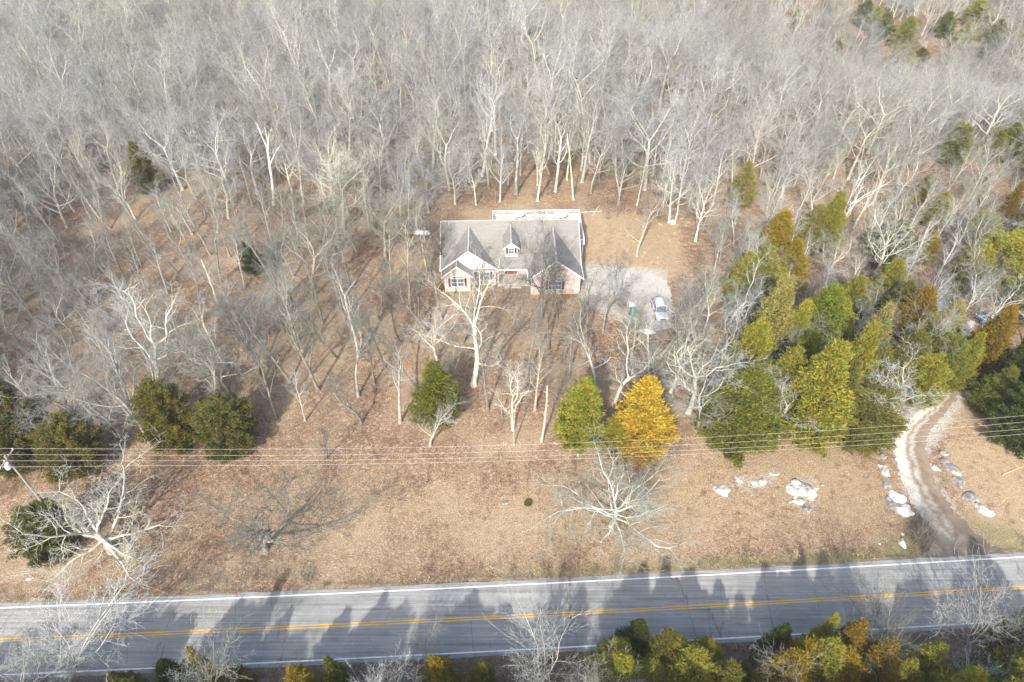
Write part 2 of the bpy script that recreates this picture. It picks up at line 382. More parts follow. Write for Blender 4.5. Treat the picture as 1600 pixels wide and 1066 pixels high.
def sheet(name, left, right, z, m, n=60, k=10, jag=.15):
    L = [Vector((*G(*p), 0)) for p in left]; R = [Vector((*G(*p), 0)) for p in right]
    def at(a, t):
        t *= len(a) - 1; i = min(int(t), len(a) - 2); u = t - i
        p0 = a[max(i - 1, 0)]; p1 = a[i]; p2 = a[i + 1]; p3 = a[min(i + 2, len(a) - 1)]
        return .5 * ((2 * p1) + (p2 - p0) * u + (2 * p0 - 5 * p1 + 4 * p2 - p3) * u * u + (3 * p1 - p0 - 3 * p2 + p3) * u ** 3)
    r = random.Random(3); v = []; f = []; ac = []; al = []
    for i in range(n + 1):
        a = at(L, i / n); b = at(R, i / n); d = (b - a).normalized()
        a = a + d * r.uniform(-jag, jag); b = b + d * r.uniform(-jag, jag)
        for j in range(k + 1):
            p = a.lerp(b, j / k); v.append((p.x, p.y, hz(p.x, p.y) + z)); ac.append(j / k); al.append(i / n)
            if i and j: q = i * (k + 1) + j; f.append((q - k - 2, q - k - 1, q, q - 1))
    o = mesh_obj(name, v, f, m)
    for nm, arr in (('across', ac), ('along', al)):
        q = o.data.attributes.new(nm, 'FLOAT', 'POINT'); q.data.foreach_set('value', arr)
    return tag(o, kind='structure')
sheet('driveway', [(1442, 869), (1459, 838), (1432, 800), (1407, 745), (1398, 700), (1412, 664), (1455, 625), (1474, 590), (1478, 555), (1500, 520), (1515, 500)],
                  [(1575, 868), (1536, 842), (1492, 800), (1460, 745), (1447, 700), (1456, 672), (1488, 632), (1503, 596), (1505, 560), (1525, 528), (1545, 512)], .03, M['dirt_track'], 150, 14, .28)
sheet('gravel_pad', [(913, 420), (950, 416), (985, 421), (1035, 434), (1050, 470), (1052, 512)],
                    [(916, 462), (950, 460), (975, 474), (1000, 486), (1008, 500), (1014, 520)], .03, M['gravel'], 90, 12, .6)

# ------------------------------------------------------------------ house
HX, HY = 0.0, 86.0
house = thing('house', 'long single-storey house with grey shingle roof, white gable and pale brick walls', 'house', (HX, HY, 0), rad(1.6))
def slab(name, pts, th, m, par):                      # a roof plane with thickness, thickened downwards
    b = MB(); b.prism(pts, (0, 0, -th)); return b.build(name, m, par)
def wallbox(name, x0, x1, y0, y1, z0, z1, m, par=house):
    b = MB(); b.box(x0, x1, y0, y1, z0, z1); return b.build(name, m, par)
# main body
wallbox('main_wall', -11.0, 10.9, 5.0, 16.6, .5, 3.25, M['brick'])
wallbox('foundation', -10.95, 10.85, 5.05, 16.5, -.2, .5, M['plinth'])
RZ, RY, EZ, EY, BY = 7.5, 10.4, 3.25, 2.55, 17.2
main = slab('main_roof', [(-11.5, EY, EZ), (11.3, EY, EZ), (11.3, RY, RZ), (-11.5, RY, RZ)], .16, M['shingle'], house)
slab('rear_roof', [(-11.5, RY, RZ - .004), (11.3, RY, RZ - .004), (11.3, BY - .9, EZ), (-11.5, BY - .9, EZ)], .16, M['shingle'], house)
for x in (-11.02, 10.92):
    b = MB(); b.prism([(x, 5.0, 3.25), (x, 16.0, 3.25), (x, RY, RZ - .25), (x, 4.0, 3.9)], (.1, 0, 0)); b.build('end_gable', M['siding'], house)
b = MB(); b.box(-11.5, 11.3, RY - .14, RY + .14, RZ - .03, RZ + .05); b.build('ridge_cap', M['cap'], main)
for x in (-11.56, 11.30):
    b = MB(); b.prism([(x, EY - .05, EZ + .02), (x, EY - .05, EZ - .24), (x, RY, RZ - .22), (x, RY, RZ + .04)], (.07, 0, 0)); b.build('rake_board', M['trim'], main)
b = MB(); b.box(-2.25, 2.6, EY - .09, EY, EZ - .22, EZ + .03)
b.build('fascia', M['trim'], main)

def gable_wing(name, xc, hw, ov, yf, yb, ze, za, face, lower=None, z0=.45, wallname='front_wall'):
    s = (za - ze) / (hw + ov)                         # slope
    zw = ze + ov * s                                  # wall height where the roof plane crosses the wall
    roofs = []
    b = MB(); b.prism([(xc - hw, yf, z0), (xc + hw, yf, z0), (xc + hw, yf, zw - .18), (xc, yf, za - .18), (xc - hw, yf, zw - .18)], (0, 5, 0))
    wl = b.build(wallname, face, house)
    b = MB(); b.box(xc - hw + .03, xc + hw - .03, yf - .05, yf + 4.9, -.2, z0); b.build('foundation', M['plinth'], house)
    r = None
    for sg in (-1, 1):
        e = xc + sg * (hw + ov)
        pts = [(xc, yf - .35, za), (e, yf - .35, ze), (e, yb[0], ze), (xc, yb[1], za)]
        b = MB(); b.prism(pts if sg > 0 else pts[::-1], (0, 0, -.15)); r = b.build('gable_roof', M['shingle'], house)
        b = MB(); n = (0, .09, 0)
        b.prism([(xc, yf - .44, za + .05), (e + sg * .04, yf - .44, ze + .03), (e + sg * .04, yf - .44, ze - .22), (xc, yf - .44, za - .24)], n)
        b.box(min(e, e + sg * .09), max(e, e + sg * .09), yf - .35, yb[0], ze - .16, ze - .02)
        b.build('rake_board', M['trim'], r)
    b = MB(); b.box(xc - .12, xc + .12, yf - .3, yb[1], za - .03, za + .045); b.build('ridge_cap', M['cap'], r)
    return wl
def yback(z): return EY + (z - EZ) / ((RZ - EZ) / (RY - EY))
gable_wing('right', 6.98, 3.95, .42, .05, (yback(3.3) + .5, yback(6.85)), 3.35, 6.85, M['brick'])
gable_wing('big', -6.85, 4.35, .3, 2.75, (yback(3.3) + .5, yback(7.05)), 3.34, 7.05, M['brick'])
b = MB(); b.prism([(-6.85 - 4.3, 2.74, 3.2), (-6.85 + 4.3, 2.74, 3.2), (-6.85 + 4.3, 2.74, 3.5), (-6.85, 2.74, 6.88), (-6.85 - 4.3, 2.74, 3.5)], (0, -.06, 0))
b.build('gable_siding', M['siding'], house)
gable_wing('bay', -8.75, 2.1, .4, 1.25, (2.7, 2.7), 3.08, 5.2, M['brick'])
# dormer
dy = 4.55; dh = yback(4.3)
b = MB(); b.prism([(-.98, dy, 4.2), (1.02, dy, 4.2), (1.02, dy, 6.25), (.02, dy, 7.0), (-.98, dy, 6.25)], (0, 4.5, 0)); dm = b.build('dormer', M['siding'], house)
for sg in (-1, 1):
    e = .02 + sg * 1.32; pts = [(.02, dy - .3, 7.2), (e, dy - .3, 6.1), (e, yback(6.1), 6.1), (.02, yback(7.2), 7.2)]
    b = MB(); b.prism(pts if sg > 0 else pts[::-1], (0, 0, -.1)); b.build('dormer_roof', M['shingle'], dm)
    b = MB(); b.prism([(.02, dy - .37, 7.24), (e + sg * .03, dy - .37, 6.12), (e + sg * .03, dy - .37, 5.93), (.02, dy - .37, 7.02)], (0, .07, 0)); b.build('rake_board', M['trim'], dm)
b = MB(); b.box(-.08, .12, dy - .28, yback(7.2), 7.17, 7.235); b.build('ridge_cap', M['cap'], dm)
def window(xc, yf, z0, z1, wd, n=2, arch=False, shut=True, par=house):
    b = MB(); y = yf - .03
    b.box(xc - wd / 2 - .09, xc + wd / 2 + .09, y - .05, y + .02, z0 - .12, z0); b.box(xc - wd / 2 - .09, xc + wd / 2 + .09, y - .05, y + .02, z1, z1 + .1)
    b.box(xc - wd / 2 - .09, xc - wd / 2, y - .05, y + .02, z0, z1); b.box(xc + wd / 2, xc + wd / 2 + .09, y - .05, y + .02, z0, z1)
    for i in range(n):
        a = xc - wd / 2 + wd * i / n; c = a + wd / n
        if i: b.box(a - .06, a + .06, y - .045, y + .02, z0, z1)
        b.box(a + .061, c - .061, y - .035, y + .015, (z0 + z1) / 2 - .035, (z0 + z1) / 2 + .035)
        b.box((a + c) / 2 - .015, (a + c) / 2 + .015, y - .03, y + .012, z0, z1)
    f = b.build('window', M['trim'], par)
    b = MB(); b.box(xc - wd / 2, xc + wd / 2, y - .012, y + .008, z0, z1); b.build('pane', M['glass'], f)
    if shut:
        for sg in (-1, 1):
            a = xc + sg * (wd / 2 + .12); c = a + sg * .34; b = MB(); b.box(min(a, c), max(a, c), y - .05, y + .02, z0 - .05, z1 + .05)
            for k in range(9):
                zz = z0 + .05 + (z1 - z0 - .1) * k / 8; b.box(min(a, c) + .04, max(a, c) - .04, y - .07, y - .05, zz - .03, zz + .03)
            b.build('shutter', M['red'], f)
    if arch:
        pts = [(xc + math.cos(q) * (wd / 2), y + .02, z1 + .11 + math.sin(q) * .42) for q in [math.pi * i / 10 for i in range(11)]]
        b = MB(); b.prism(pts, (0, -.05, 0)); b.build('arched_light', M['glass'], f)
        pts2 = [(p[0], y - .04, p[2]) for p in pts]; b = MB(); b.tube(pts2, [.045] * 11, 6)
        for i in (3, 5, 7): b.tube([(xc, y - .04, z1 + .12), pts2[i]], [.025, .025], 5)
        b.build('arched_frame', M['trim'], f)
window(6.9, .05, 1.05, 2.6, 2.0, 2, True); window(-8.75, 1.25, 1.0, 2.55, 2.0, 2, True); window(-4.55, 2.75, 1.15, 2.65, 1.9)
window(.02, dy, 5.0, 6.0, .8, 1, par=dm)
# porch
b = MB(); b.box(-2.45, 2.98, 2.3, 5.0, -.1, .5); b.box(-1.2, 1.6, 1.7, 2.3, -.1, .3); b.build('porch_floor', M['concrete'], house)
b = MB(); b.box(-.55, .5, 4.93, 5.0, .5, 2.7); d = b.build('front_door', M['door_red'], house)
for a, c in ((-.98, -.62), (.58, .95)): b = MB(); b.box(a, c, 4.94, 5.0, .5, 2.7); b.build('sidelight', M['door_red'], d)
b = MB(); b.box(-1.1, -.99, 4.9, 5.0, .5, 2.85); b.box(.96, 1.07, 4.9, 5.0, .5, 2.85); b.box(-.99, .96, 4.9, 5.0, 2.71, 2.85); b.build('door_frame', M['trim'], d)
b = MB(); b.tube([(.38, 4.86, 1.5), (.38, 4.93, 1.5)], [.05, .05], 8, True); b.build('handle', M['steel'], d)
for x in (-2.2, .0 + 2.6): 
    b = MB(); b.box(x - .09, x + .09, 2.62, 2.8, .5, 3.05); b.box(x - .14, x + .14, 2.57, 2.85, .5, .62); b.box(x - .14, x + .14, 2.57, 2.85, 2.93, 3.05); b.build('porch_post', M['trim'], house)
# rear and side deck
b = MB()
b.box(-2.9, 11.2, 16.7, 19.6, 2.35, 2.5); b.box(11.05, 12.6, 10.2, 19.6, 2.35, 2.499)
dk = b.build('rear_deck', M['deck'], house)
b = MB()
def rail(p, q, z0=2.5):
    p = Vector(p); q = Vector(q); L = (q - p).length; n = max(2, int(L / .16))
    b.tube([(p.x, p.y, z0 + 1.0), (q.x, q.y, z0 + 1.0)], [.07, .07], 4, True); b.tube([(p.x, p.y, z0 + .12), (q.x, q.y, z0 + .12)], [.04, .04], 4, True)
    for i in range(n + 1):
        a = p.lerp(q, i / n); r = .07 if i % 12 == 0 else .022; b.tube([(a.x, a.y, z0), (a.x, a.y, z0 + (1.1 if r > .05 else 1.0))], [r, r], 4)
rail((-2.9, 19.6), (12.6, 19.6)); rail((12.6, 19.6), (12.6, 10.2)); rail((12.6, 10.2), (11.2, 10.2)); rail((-2.9, 16.9), (-2.9, 19.6))
b.build('railing', M['trim'], dk)
for x, y in ((-2.8, 19.4), (1, 19.4), (5, 19.4), (9, 19.4), (12.4, 19.4), (12.4, 15), (12.4, 10.4)): b = MB(); b.box(x - .08, x + .08, y - .08, y + .08, -.3, 2.35); b.build('deck_post', M['trim'], dk)
def umbrella_tub(x, y, r, label):                      # covered round tables standing on the deck
    c, s_ = math.cos(rad(1.6)), math.sin(rad(1.6))
    t = thing('patio_table', label, 'table', (HX + x * c - y * s_, HY + x * s_ + y * c, 2.5))
    b = MB(); k = 20
    pts = [(math.cos(q) * r, math.sin(q) * r, .95) for q in [2 * math.pi * i / k for i in range(k)]]; b.prism(pts, (0, 0, .06)); b.build('table_top', M['white_metal'], t)
    for i in range(4): q = math.pi / 4 + i * math.pi / 2; b = MB(); b.tube([(math.cos(q) * r * .8, math.sin(q) * r * .8, 0), (math.cos(q) * r * .6, math.sin(q) * r * .6, .95)], [.03, .03], 5); b.build('leg', M['white_metal'], t)
umbrella_tub(1.8, 18.6, .9, 'round white table on the rear deck, standing behind the roof ridge near the dormer')
umbrella_tub(9.2, 18.4, 1.2, 'larger round white table at the driveway end of the rear deck')

# ------------------------------------------------------------------ vehicle
def loft(secs, m, name, par, sm=True):                  # secs: list of rings of equal count
    v = [p for s_ in secs for p in s_]; k = len(secs[0]); f = []
    for i in range(len(secs) - 1):
        for j in range(k): a = i * k + j; c = i * k + (j + 1) % k; f.append((a, c, c + k, a + k))
    f.append(tuple(range(k))[::-1]); f.append(tuple((len(secs) - 1) * k + j for j in range(k)))
    return mesh_obj(name, v, f, m, par, sm)
cx, cy = G(1030, 489)
car = thing('parked_car', 'pale silver SUV parked on the gravel, its bonnet facing the road', 'car', (cx, cy, .03), rad(2))
def ring(y, hw, z0, z1, r=.12):
    return [(-hw + .06, y, z0), (hw - .06, y, z0), (hw, y, z0 + r), (hw, y, (z0 + z1) * .5), (hw - .05, y, z1 - r), (hw - r - .05, y, z1), (0, y, z1 + .03), (-hw + r + .05, y, z1), (-hw + .05, y, z1 - r), (-hw, y, (z0 + z1) * .5), (-hw, y, z0 + r)]
loft([ring(-2.42, .72, .42, .78), ring(-2.3, .88, .32, .90), ring(-2.0, .94, .28, .98), ring(-1.1, .96, .26, 1.06), ring(-.9, .96, .26, 1.08), ring(1.4, .96, .26, 1.10), ring(2.2, .94, .30, 1.08), ring(2.38, .88, .36, 1.0)], M['car_paint'], 'body', car)
def cring(y, hw, z1): return [(-.9, y, 1.04), (.9, y, 1.04), (hw, y, z1 - .06), (hw - .1, y, z1), (0, y, z1 + .03), (-hw + .1, y, z1), (-hw, y, z1 - .06)]
loft([cring(-1.15, .80, 1.09), cring(-.35, .74, 1.64), cring(.4, .74, 1.70), cring(1.7, .72, 1.66), cring(2.25, .78, 1.12)], M['glass'], 'windows', car, False)
def rring(y, hw, z): return [(-hw, y, z - .05), (-hw + .1, y, z), (0, y, z + .03), (hw - .1, y, z), (hw, y, z - .05), (hw - .1, y, z - .07), (-hw + .1, y, z - .07)]
loft([rring(-.38, .755, 1.655), rring(.4, .76, 1.72), rring(1.72, .74, 1.68), rring(1.9, .70, 1.62)], M['car_paint'], 'roof', car)
b = MB()
for sx in (-1, 1):
    for p_, q_, w_ in (((.88, -1.12, 1.08), (.75, -.36, 1.66), .045), ((.9, .45, 1.06), (.76, .5, 1.68), .04), ((.9, 1.35, 1.06), (.75, 1.3, 1.66), .04), ((.86, 2.2, 1.1), (.73, 1.8, 1.64), .06)):
        b = MB(); b.tube([(sx * p_[0], p_[1], p_[2]), (sx * q_[0], q_[1], q_[2])], [w_, w_], 5); b.build('pillar', M['car_paint'], car)
for sx in (-1, 1):
    for y in (-1.5, 1.45):
        b = MB(); b.tube([(sx * .78, y, .36), (sx * .80, y, .36), (sx * .98, y, .36), (sx * 1.0, y, .36)], [.30, .36, .36, .30], 18, True); wh = b.build('wheel', M['rubber'], car, False)
        b = MB(); b.tube([(sx * .99, y, .36), (sx * 1.012, y, .36)], [.22, .20], 14, True); b.build('rim', M['alloy'], wh)
    b = MB(); b.box(sx * .62 - .18, sx * .62 + .18, -2.43, -2.25, .70, .84); b.build('headlight', M['lamp_lens'], car)
    b = MB(); b.box(sx * .80 - .1, sx * .80 + .1, 2.25, 2.40, .78, 1.0); b.build('tail_light', M['red_lens'], car)
    b = MB(); b.box(sx * 1.06 - .13, sx * 1.06 + .13, -.95, -.82, 1.05, 1.22); b.build('wing_mirror', M['black'], car)
b = MB(); b.box(-.42, .42, -2.45, -2.36, .55, .76); b.build('grille', M['black'], car)
for sx in (-.62, .62): b = MB(); b.tube([(sx, .0, 1.76), (sx, 1.6, 1.74)], [.025, .025], 5); b.build('roof_rail', M['steel'], car)

# wheelie bins, sheet of metal, tank, bucket
def bin_(px, py, m, lidm, label, rz, sc=1):
    x, y = G(px, py); t = thing('wheelie_bin', label, 'bin', (x, y, 0), rz, 'bins beside the gravel'); t.scale = (sc,) * 3
    def sq(h, z, o=0): return [(-h, -h * 1.1, z), (h, -h * 1.1, z), (h, h * 1.2 + o, z), (-h, h * 1.2 + o, z)]
    loft([sq(.26, .05), sq(.33, .95)], m, 'body', t, False)
    b = MB(); b.prism([(-.37, -.42, .95), (-.37, .46, .97), (-.37, .44, 1.08), (-.37, 0, 1.12), (-.37, -.42, 1.03)], (.74, 0, 0)); b.build('lid', lidm, t)
    b = MB(); b.tube([(-.3, .46, .98), (.3, .46, .98)], [.03, .03], 6, True); b.build('handle', M['black'], t)
    for sx in (-1, 1): b = MB(); b.tube([(sx * .28, .36, .12), (sx * .36, .36, .12)], [.12, .12], 12, True); b.build('wheel', M['rubber'], t)
bin_(988, 494, M['green_plastic'], M['green_plastic'], 'dark green wheelie bin beside the gravel near the silver SUV', rad(10), 1.25)
bin_(986, 484, M['grey_plastic'], M['white_metal'], 'pale grey lidded bin standing just behind the green bin', rad(-8), 1.05)
x, y = G(1012, 519)
rr = random.Random(4)
b = MB(); pts = []
for i in range(14):
    q = 2 * math.pi * i / 14; k = .8 + rr.random() * .35; pts.append((x + math.cos(q) * 1.35 * k, y + math.sin(q) * .62 * k - math.cos(q) * .25, .05))
b.prism(pts, (0, 0, .07)); b.tube([(x - 1.0, y + .2, .16), (x, y + .05, .2), (x + 1.0, y - .2, .16)], [.05, .09, .04], 6)
tag(b.build('plastic_sheet', M['white_metal']), 'crumpled white plastic sheet lying on the ground below the silver SUV', 'sheet')
x, y = G(660, 370)
t = thing('propane_tank', 'white propane tank on short legs beside the far end wall of the house', 'tank', (x, y, 0), rad(-6))
b = MB(); b.tube([(-1.5, 0, .85), (-1.42, 0, .85), (-1.25, 0, .85), (1.25, 0, .85), (1.42, 0, .85), (1.5, 0, .85)], [.12, .34, .48, .48, .34, .12], 18, True); b.build('tank_body', M['white_metal'], t, True)
b = MB(); b.tube([(0, 0, 1.25), (0, 0, 1.5), (0, 0, 1.56)], [.22, .22, .1], 12, True); b.build('valve_dome', M['grey_plastic'], t)
for sx in (-.9, .9): b = MB(); b.box(sx - .06, sx + .06, -.35, .35, 0, .45); b.build('leg', M['steel'], t)
x, y = G(1050, 350); b = MB(); b.tube([(x, y, 0), (x, y, .05), (x, y, .7), (x, y, .72), (x, y, .6)], [.28, .3, .38, .36, .33], 14, True)
tag(b.build('water_trough', M['grey_plastic']), 'small pale blue-grey tub at the foot of the twin tree behind the clearing', 'tub')

# trailer with tarps
x, y = G(1548, 508)
t = thing('utility_trailer', 'low dark trailer under blue tarps behind the dark green cedars', 'trailer', (x, y, 0), rad(-18))
b = MB(); b.box(-1.9, 1.9, -.85, .85, .5, .6); b.box(-1.9, 1.9, -.9, -.85, .5, .95); b.box(-1.9, 1.9, .85, .9, .5, .95); b.build('bed', M['black'], t)
b = MB(); b.tube([(1.9, 0, .5), (3.0, 0, .45)], [.06, .05], 6, True); b.build('drawbar', M['steel'], t)
for sx in (-1, 1): b = MB(); b.tube([(0, sx * .93, .33), (0, sx * 1.12, .33)], [.33, .33], 16, True); b.build('wheel', M['rubber'], t)
def tarp(px, py, z0, rx, ry, rz, m, seed, name, label):
    x, y = G(px, py, z0); r = random.Random(seed); v = []; f = []; K, L = 28, 8
    ph = [r.uniform(0, 6) for _ in range(6)]
    for i in range(L + 1):
        for j in range(K):
            a = 2 * math.pi * j / K; q = i / L
            k = 1 + .12 * math.sin(3 * a + ph[0]) + .08 * math.sin(5 * a + ph[1])
            z = rz * (1 - q ** 3) * (1 + .12 * math.sin(2 * a + ph[2]) * q) + .06 * math.sin(7 * a + ph[3]) * q
            v.append((x + rx * q * k * math.cos(a), y + ry * q * k * math.sin(a), z0 + max(.02, z)))
            if i: f.append(((i - 1) * K + j, (i - 1) * K + (j + 1) % K, i * K + (j + 1) % K, i * K + j))
    return tag(mesh_obj(name, v, f, m, None, True), label, 'tarp')
tarp(1537, 497, .6, 1.0, .9, .9, M['blue_tarp'], 1, 'blue_tarp', 'smaller bright blue tarp bundle next to the orange-tinged cedar')
tarp(1554, 503, .62, 1.35, 1.0, 1.1, M['blue_tarp'], 2, 'blue_tarp', 'bigger bright blue tarp heaped over the dark trailer')
tarp(1478, 474, 0, 1.9, 1.0, 1.1, M['faded_tarp'], 3, 'blue_tarp', 'faded pale blue tarp glimpsed between branches above the dirt driveway')

# ------------------------------------------------------------------ stones
def boulder(px, py, wx, wy, wz, m, seed, label, name='boulder', rz=0, group=None, cuts=7, spikes=.28):
    x, y = G(px, py); r = random.Random(seed)
    import bmesh
    bm = bmesh.new(); bmesh.ops.create_icosphere(bm, subdivisions=3, radius=1)
    planes = [(Vector((r.uniform(-1, 1), r.uniform(-1, 1), r.uniform(-.3, 1))).normalized(), r.uniform(.55, .85)) for _ in range(cuts)]
    off_ = Vector((r.uniform(0, 50), r.uniform(0, 50), 0))
    from mathutils import noise as mn
    for v in bm.verts:
        p = v.co.copy()
        for n, d_ in planes:
            e = p.dot(n) - d_
            if e > 0: p -= n * e * .9
        p *= 1 + spikes * mn.noise(p * 1.6 + off_) + spikes * .5 * mn.noise(p * 4 + off_)
        v.co = Vector((p.x * wx, p.y * wy, max(-.3, p.z) * wz))
    me = bpy.data.meshes.new(name); bm.to_mesh(me); bm.free(); me.materials.append(m)
    o = bpy.data.objects.new(name, me); COL.objects.link(o); o.location = (x, y, hz(x, y) - .2 * wz); o.rotation_euler = (0, 0, rz)
    return tag(o, label, 'rock', group)
L_, P_, Gr = M['limestone'], M['pale_stone'], M['grey_stone']
boulder(1125, 766, 1.4, 1.0, .35, L_, 1, 'flat white limestone patch farthest from the driveway on the grassy bank', 'rock_outcrop', -.3, spikes=.5)
boulder(1155, 749, .7, .5, .2, L_, 2, 'small white limestone scrap between two larger flat patches', 'rock_outcrop', -.5, spikes=.5)
boulder(1188, 754, 1.5, .6, .25, L_, 3, 'elongated white limestone strip pointing towards the lone outcrop', 'rock_outcrop', .5, spikes=.5)
boulder(1210, 741, .7, .35, .15, L_, 33, 'thin white stone sliver at the upper end of the elongated limestone strip', 'rock_outcrop', .2, spikes=.5)
boulder(1257, 766, 2.0, 2.0, .8, L_, 4, 'big rounded craggy outcrop of pale rock on the grassy bank', 'rock_outcrop', .2, spikes=.45)
boulder(1243, 783, 1.0, .7, .55, L_, 44, 'pale craggy lump on the near side of the big rounded outcrop', 'rock_outcrop', .2, spikes=.5)
boulder(1262, 796, .8, .6, .45, Gr, 5, 'grey mossy rock directly below the big rounded outcrop', 'rock_outcrop', .2, spikes=.5)
boulder(1284, 757, .4, .3, .2, Gr, 6, 'small grey stone just beside the big rounded outcrop')
g1, g2 = 'boulders along the near bank of the driveway', 'boulders along the lawn side of the driveway'
boulder(1378, 697, .8, .9, .7, Gr, 7, 'grey boulder at the uphill end of the row on the leafy bank', group=g1)
boulder(1379, 714, .6, .5, .4, Gr, 8, 'small grey boulder second from the uphill end on the leafy bank', group=g1)
boulder(1381, 735, .7, 1.0, .6, L_, 9, 'pale boulder midway along the leafy bank above the grey slab', group=g1)
boulder(1386, 757, .6, 1.0, .5, Gr, 10, 'narrow grey slab just above the bright white boulders', group=g1)
boulder(1400, 778, 1.3, 1.1, .7, P_, 11, 'bright white angular boulder, upper one of the white pair', group=g1, rz=.4)
boulder(1413, 797, 1.2, 1.0, .7, P_, 12, 'bright white angular boulder, lower one of the white pair', group=g1, rz=-.4)
boulder(1394, 790, .7, 1.3, .6, Gr, 13, 'grey shaded boulder tucked behind the white pair', group=g1)
boulder(1409, 849, .45, .75, .5, P_, 14, 'white upright stone in the rough grass near the road')
boulder(1411, 835, .25, .25, .25, P_, 15, 'tiny white stone just above the white upright stone near the road')
boulder(1374, 850, .18, .15, .15, P_, 16, 'tiny white pebble alone in the verge grass')
boulder(1461, 731, .9, .5, .45, L_, 17, 'low pale stone touching the driveway edge inside the curve', group=g2, rz=-.7)
boulder(1473, 708, .7, .6, .5, Gr, 18, 'grey boulder at the uphill end of the lawn row', group=g2)
boulder(1475, 721, .9, .7, .6, Gr, 19, 'grey flat boulder second from the uphill end of the lawn row', group=g2, rz=-.6)
boulder(1488, 733, 1.3, .9, .75, Gr, 20, 'large square grey boulder in the lawn row', group=g2, rz=-.6)
boulder(1499, 755, .8, 1.0, .7, Gr, 21, 'dark cracked boulder midway down the lawn row', group=g2, rz=.6)
boulder(1519, 778, 1.2, 1.0, .65, Gr, 22, 'smooth grey slab above the white-faced boulder in the lawn row', group=g2, rz=.4)
boulder(1538, 797, 1.5, .9, .6, L_, 23, 'white-faced jagged boulder ending the lawn row nearest the road', group=g2, rz=-.5)
boulder(1567, 672, .9, .6, .4, L_, 24, 'pale flat stone at the foot of the dark green cedar')
boulder(1405, 643, .5, .5, .3, L_, 25, 'pale stone where the driveway bends into the trees')
boulder(46, 904, .5, .35, .2, L_, 26, 'pale flat stone alone in the leaves near the road')
boulder(790, 785, .45, .4, .3, Gr, 27, 'small grey rock in the open leaf-strewn field')
boulder(471, 548, .28, .25, .4, M['cut_wood'], 28, 'short sawn stump with bright cut face among the leafy slope trees')

# ------------------------------------------------------------------ power line
px0, py0 = G(10, 716, 9.5)
pole = thing('utility_pole', 'weathered utility pole with crossarm and white transformer at the edge of the woods', 'utility pole', (px0, py0, 0), rad(0))
b = MB(); b.tube([(0, 0, 0), (0, 0, 9.9)], [.16, .11], 12, True); b.build('pole', M['wood_pole'], pole)
b = MB(); b.box(-.06, .06, -1.35, 1.35, 9.3, 9.45); b.build('crossarm', M['wood_pole'], pole)
for yy in (-1.25, -.42, .42, 1.25): b = MB(); b.tube([(0, yy, 9.45), (0, yy, 9.6)], [.05, .07], 8, True); b.build('insulator', M['ceramic'], pole)
b = MB(); b.tube([(.05, -.55, 8.4), (.05, -.55, 8.45), (.05, -.55, 9.25), (.05, -.55, 9.32)], [.2, .30, .30, .2], 14, True); b.build('transformer', M['ceramic'], pole)
wires = [[(0, 702), (533, 698), (1066, 680), (1600, 648)], [(0, 711), (533, 708), (1066, 690), (1600, 658)], [(0, 720), (533, 717), (1066, 698), (1600, 669)], [(0, 729), (533, 724), (1066, 704), (1600, 677)]]
wl = ['overhead wire farthest from the road', 'overhead wire second farthest from the road', 'overhead wire second nearest to the road', 'overhead wire nearest to the road']
for k, wv in enumerate(wires):
    Q = [G(a, b_, 9.3) for a, b_ in wv]; xs = [q[0] for q in Q]; cf = np.polyfit(xs, [q[1] for q in Q], 2)
    p0 = (px0, py0 + (1.25, .42, -.42, -1.25)[k], 9.6)
    pts = [(-110, float(np.polyval(cf, -110)) * .3 + p0[1] * .7, 9.6), p0]
    for x in np.arange(px0 + 6, 86, 4):
        yv = float(np.polyval(cf, x)); u = (x - px0) / (86 - px0); e = smooth(0, 14, x - px0)
        pts.append((x, p0[1] * (1 - e) + yv * e, 9.6 - .9 * math.sin(math.pi * u) * 1.0 + .0))
    b = MB(); b.tube(pts, [.0095] * len(pts), 5)
    tag(b.build('power_line', M['wire']), 'thin pale ' + wl[k] + ', crossing the whole field', 'power line', 'overhead wires')

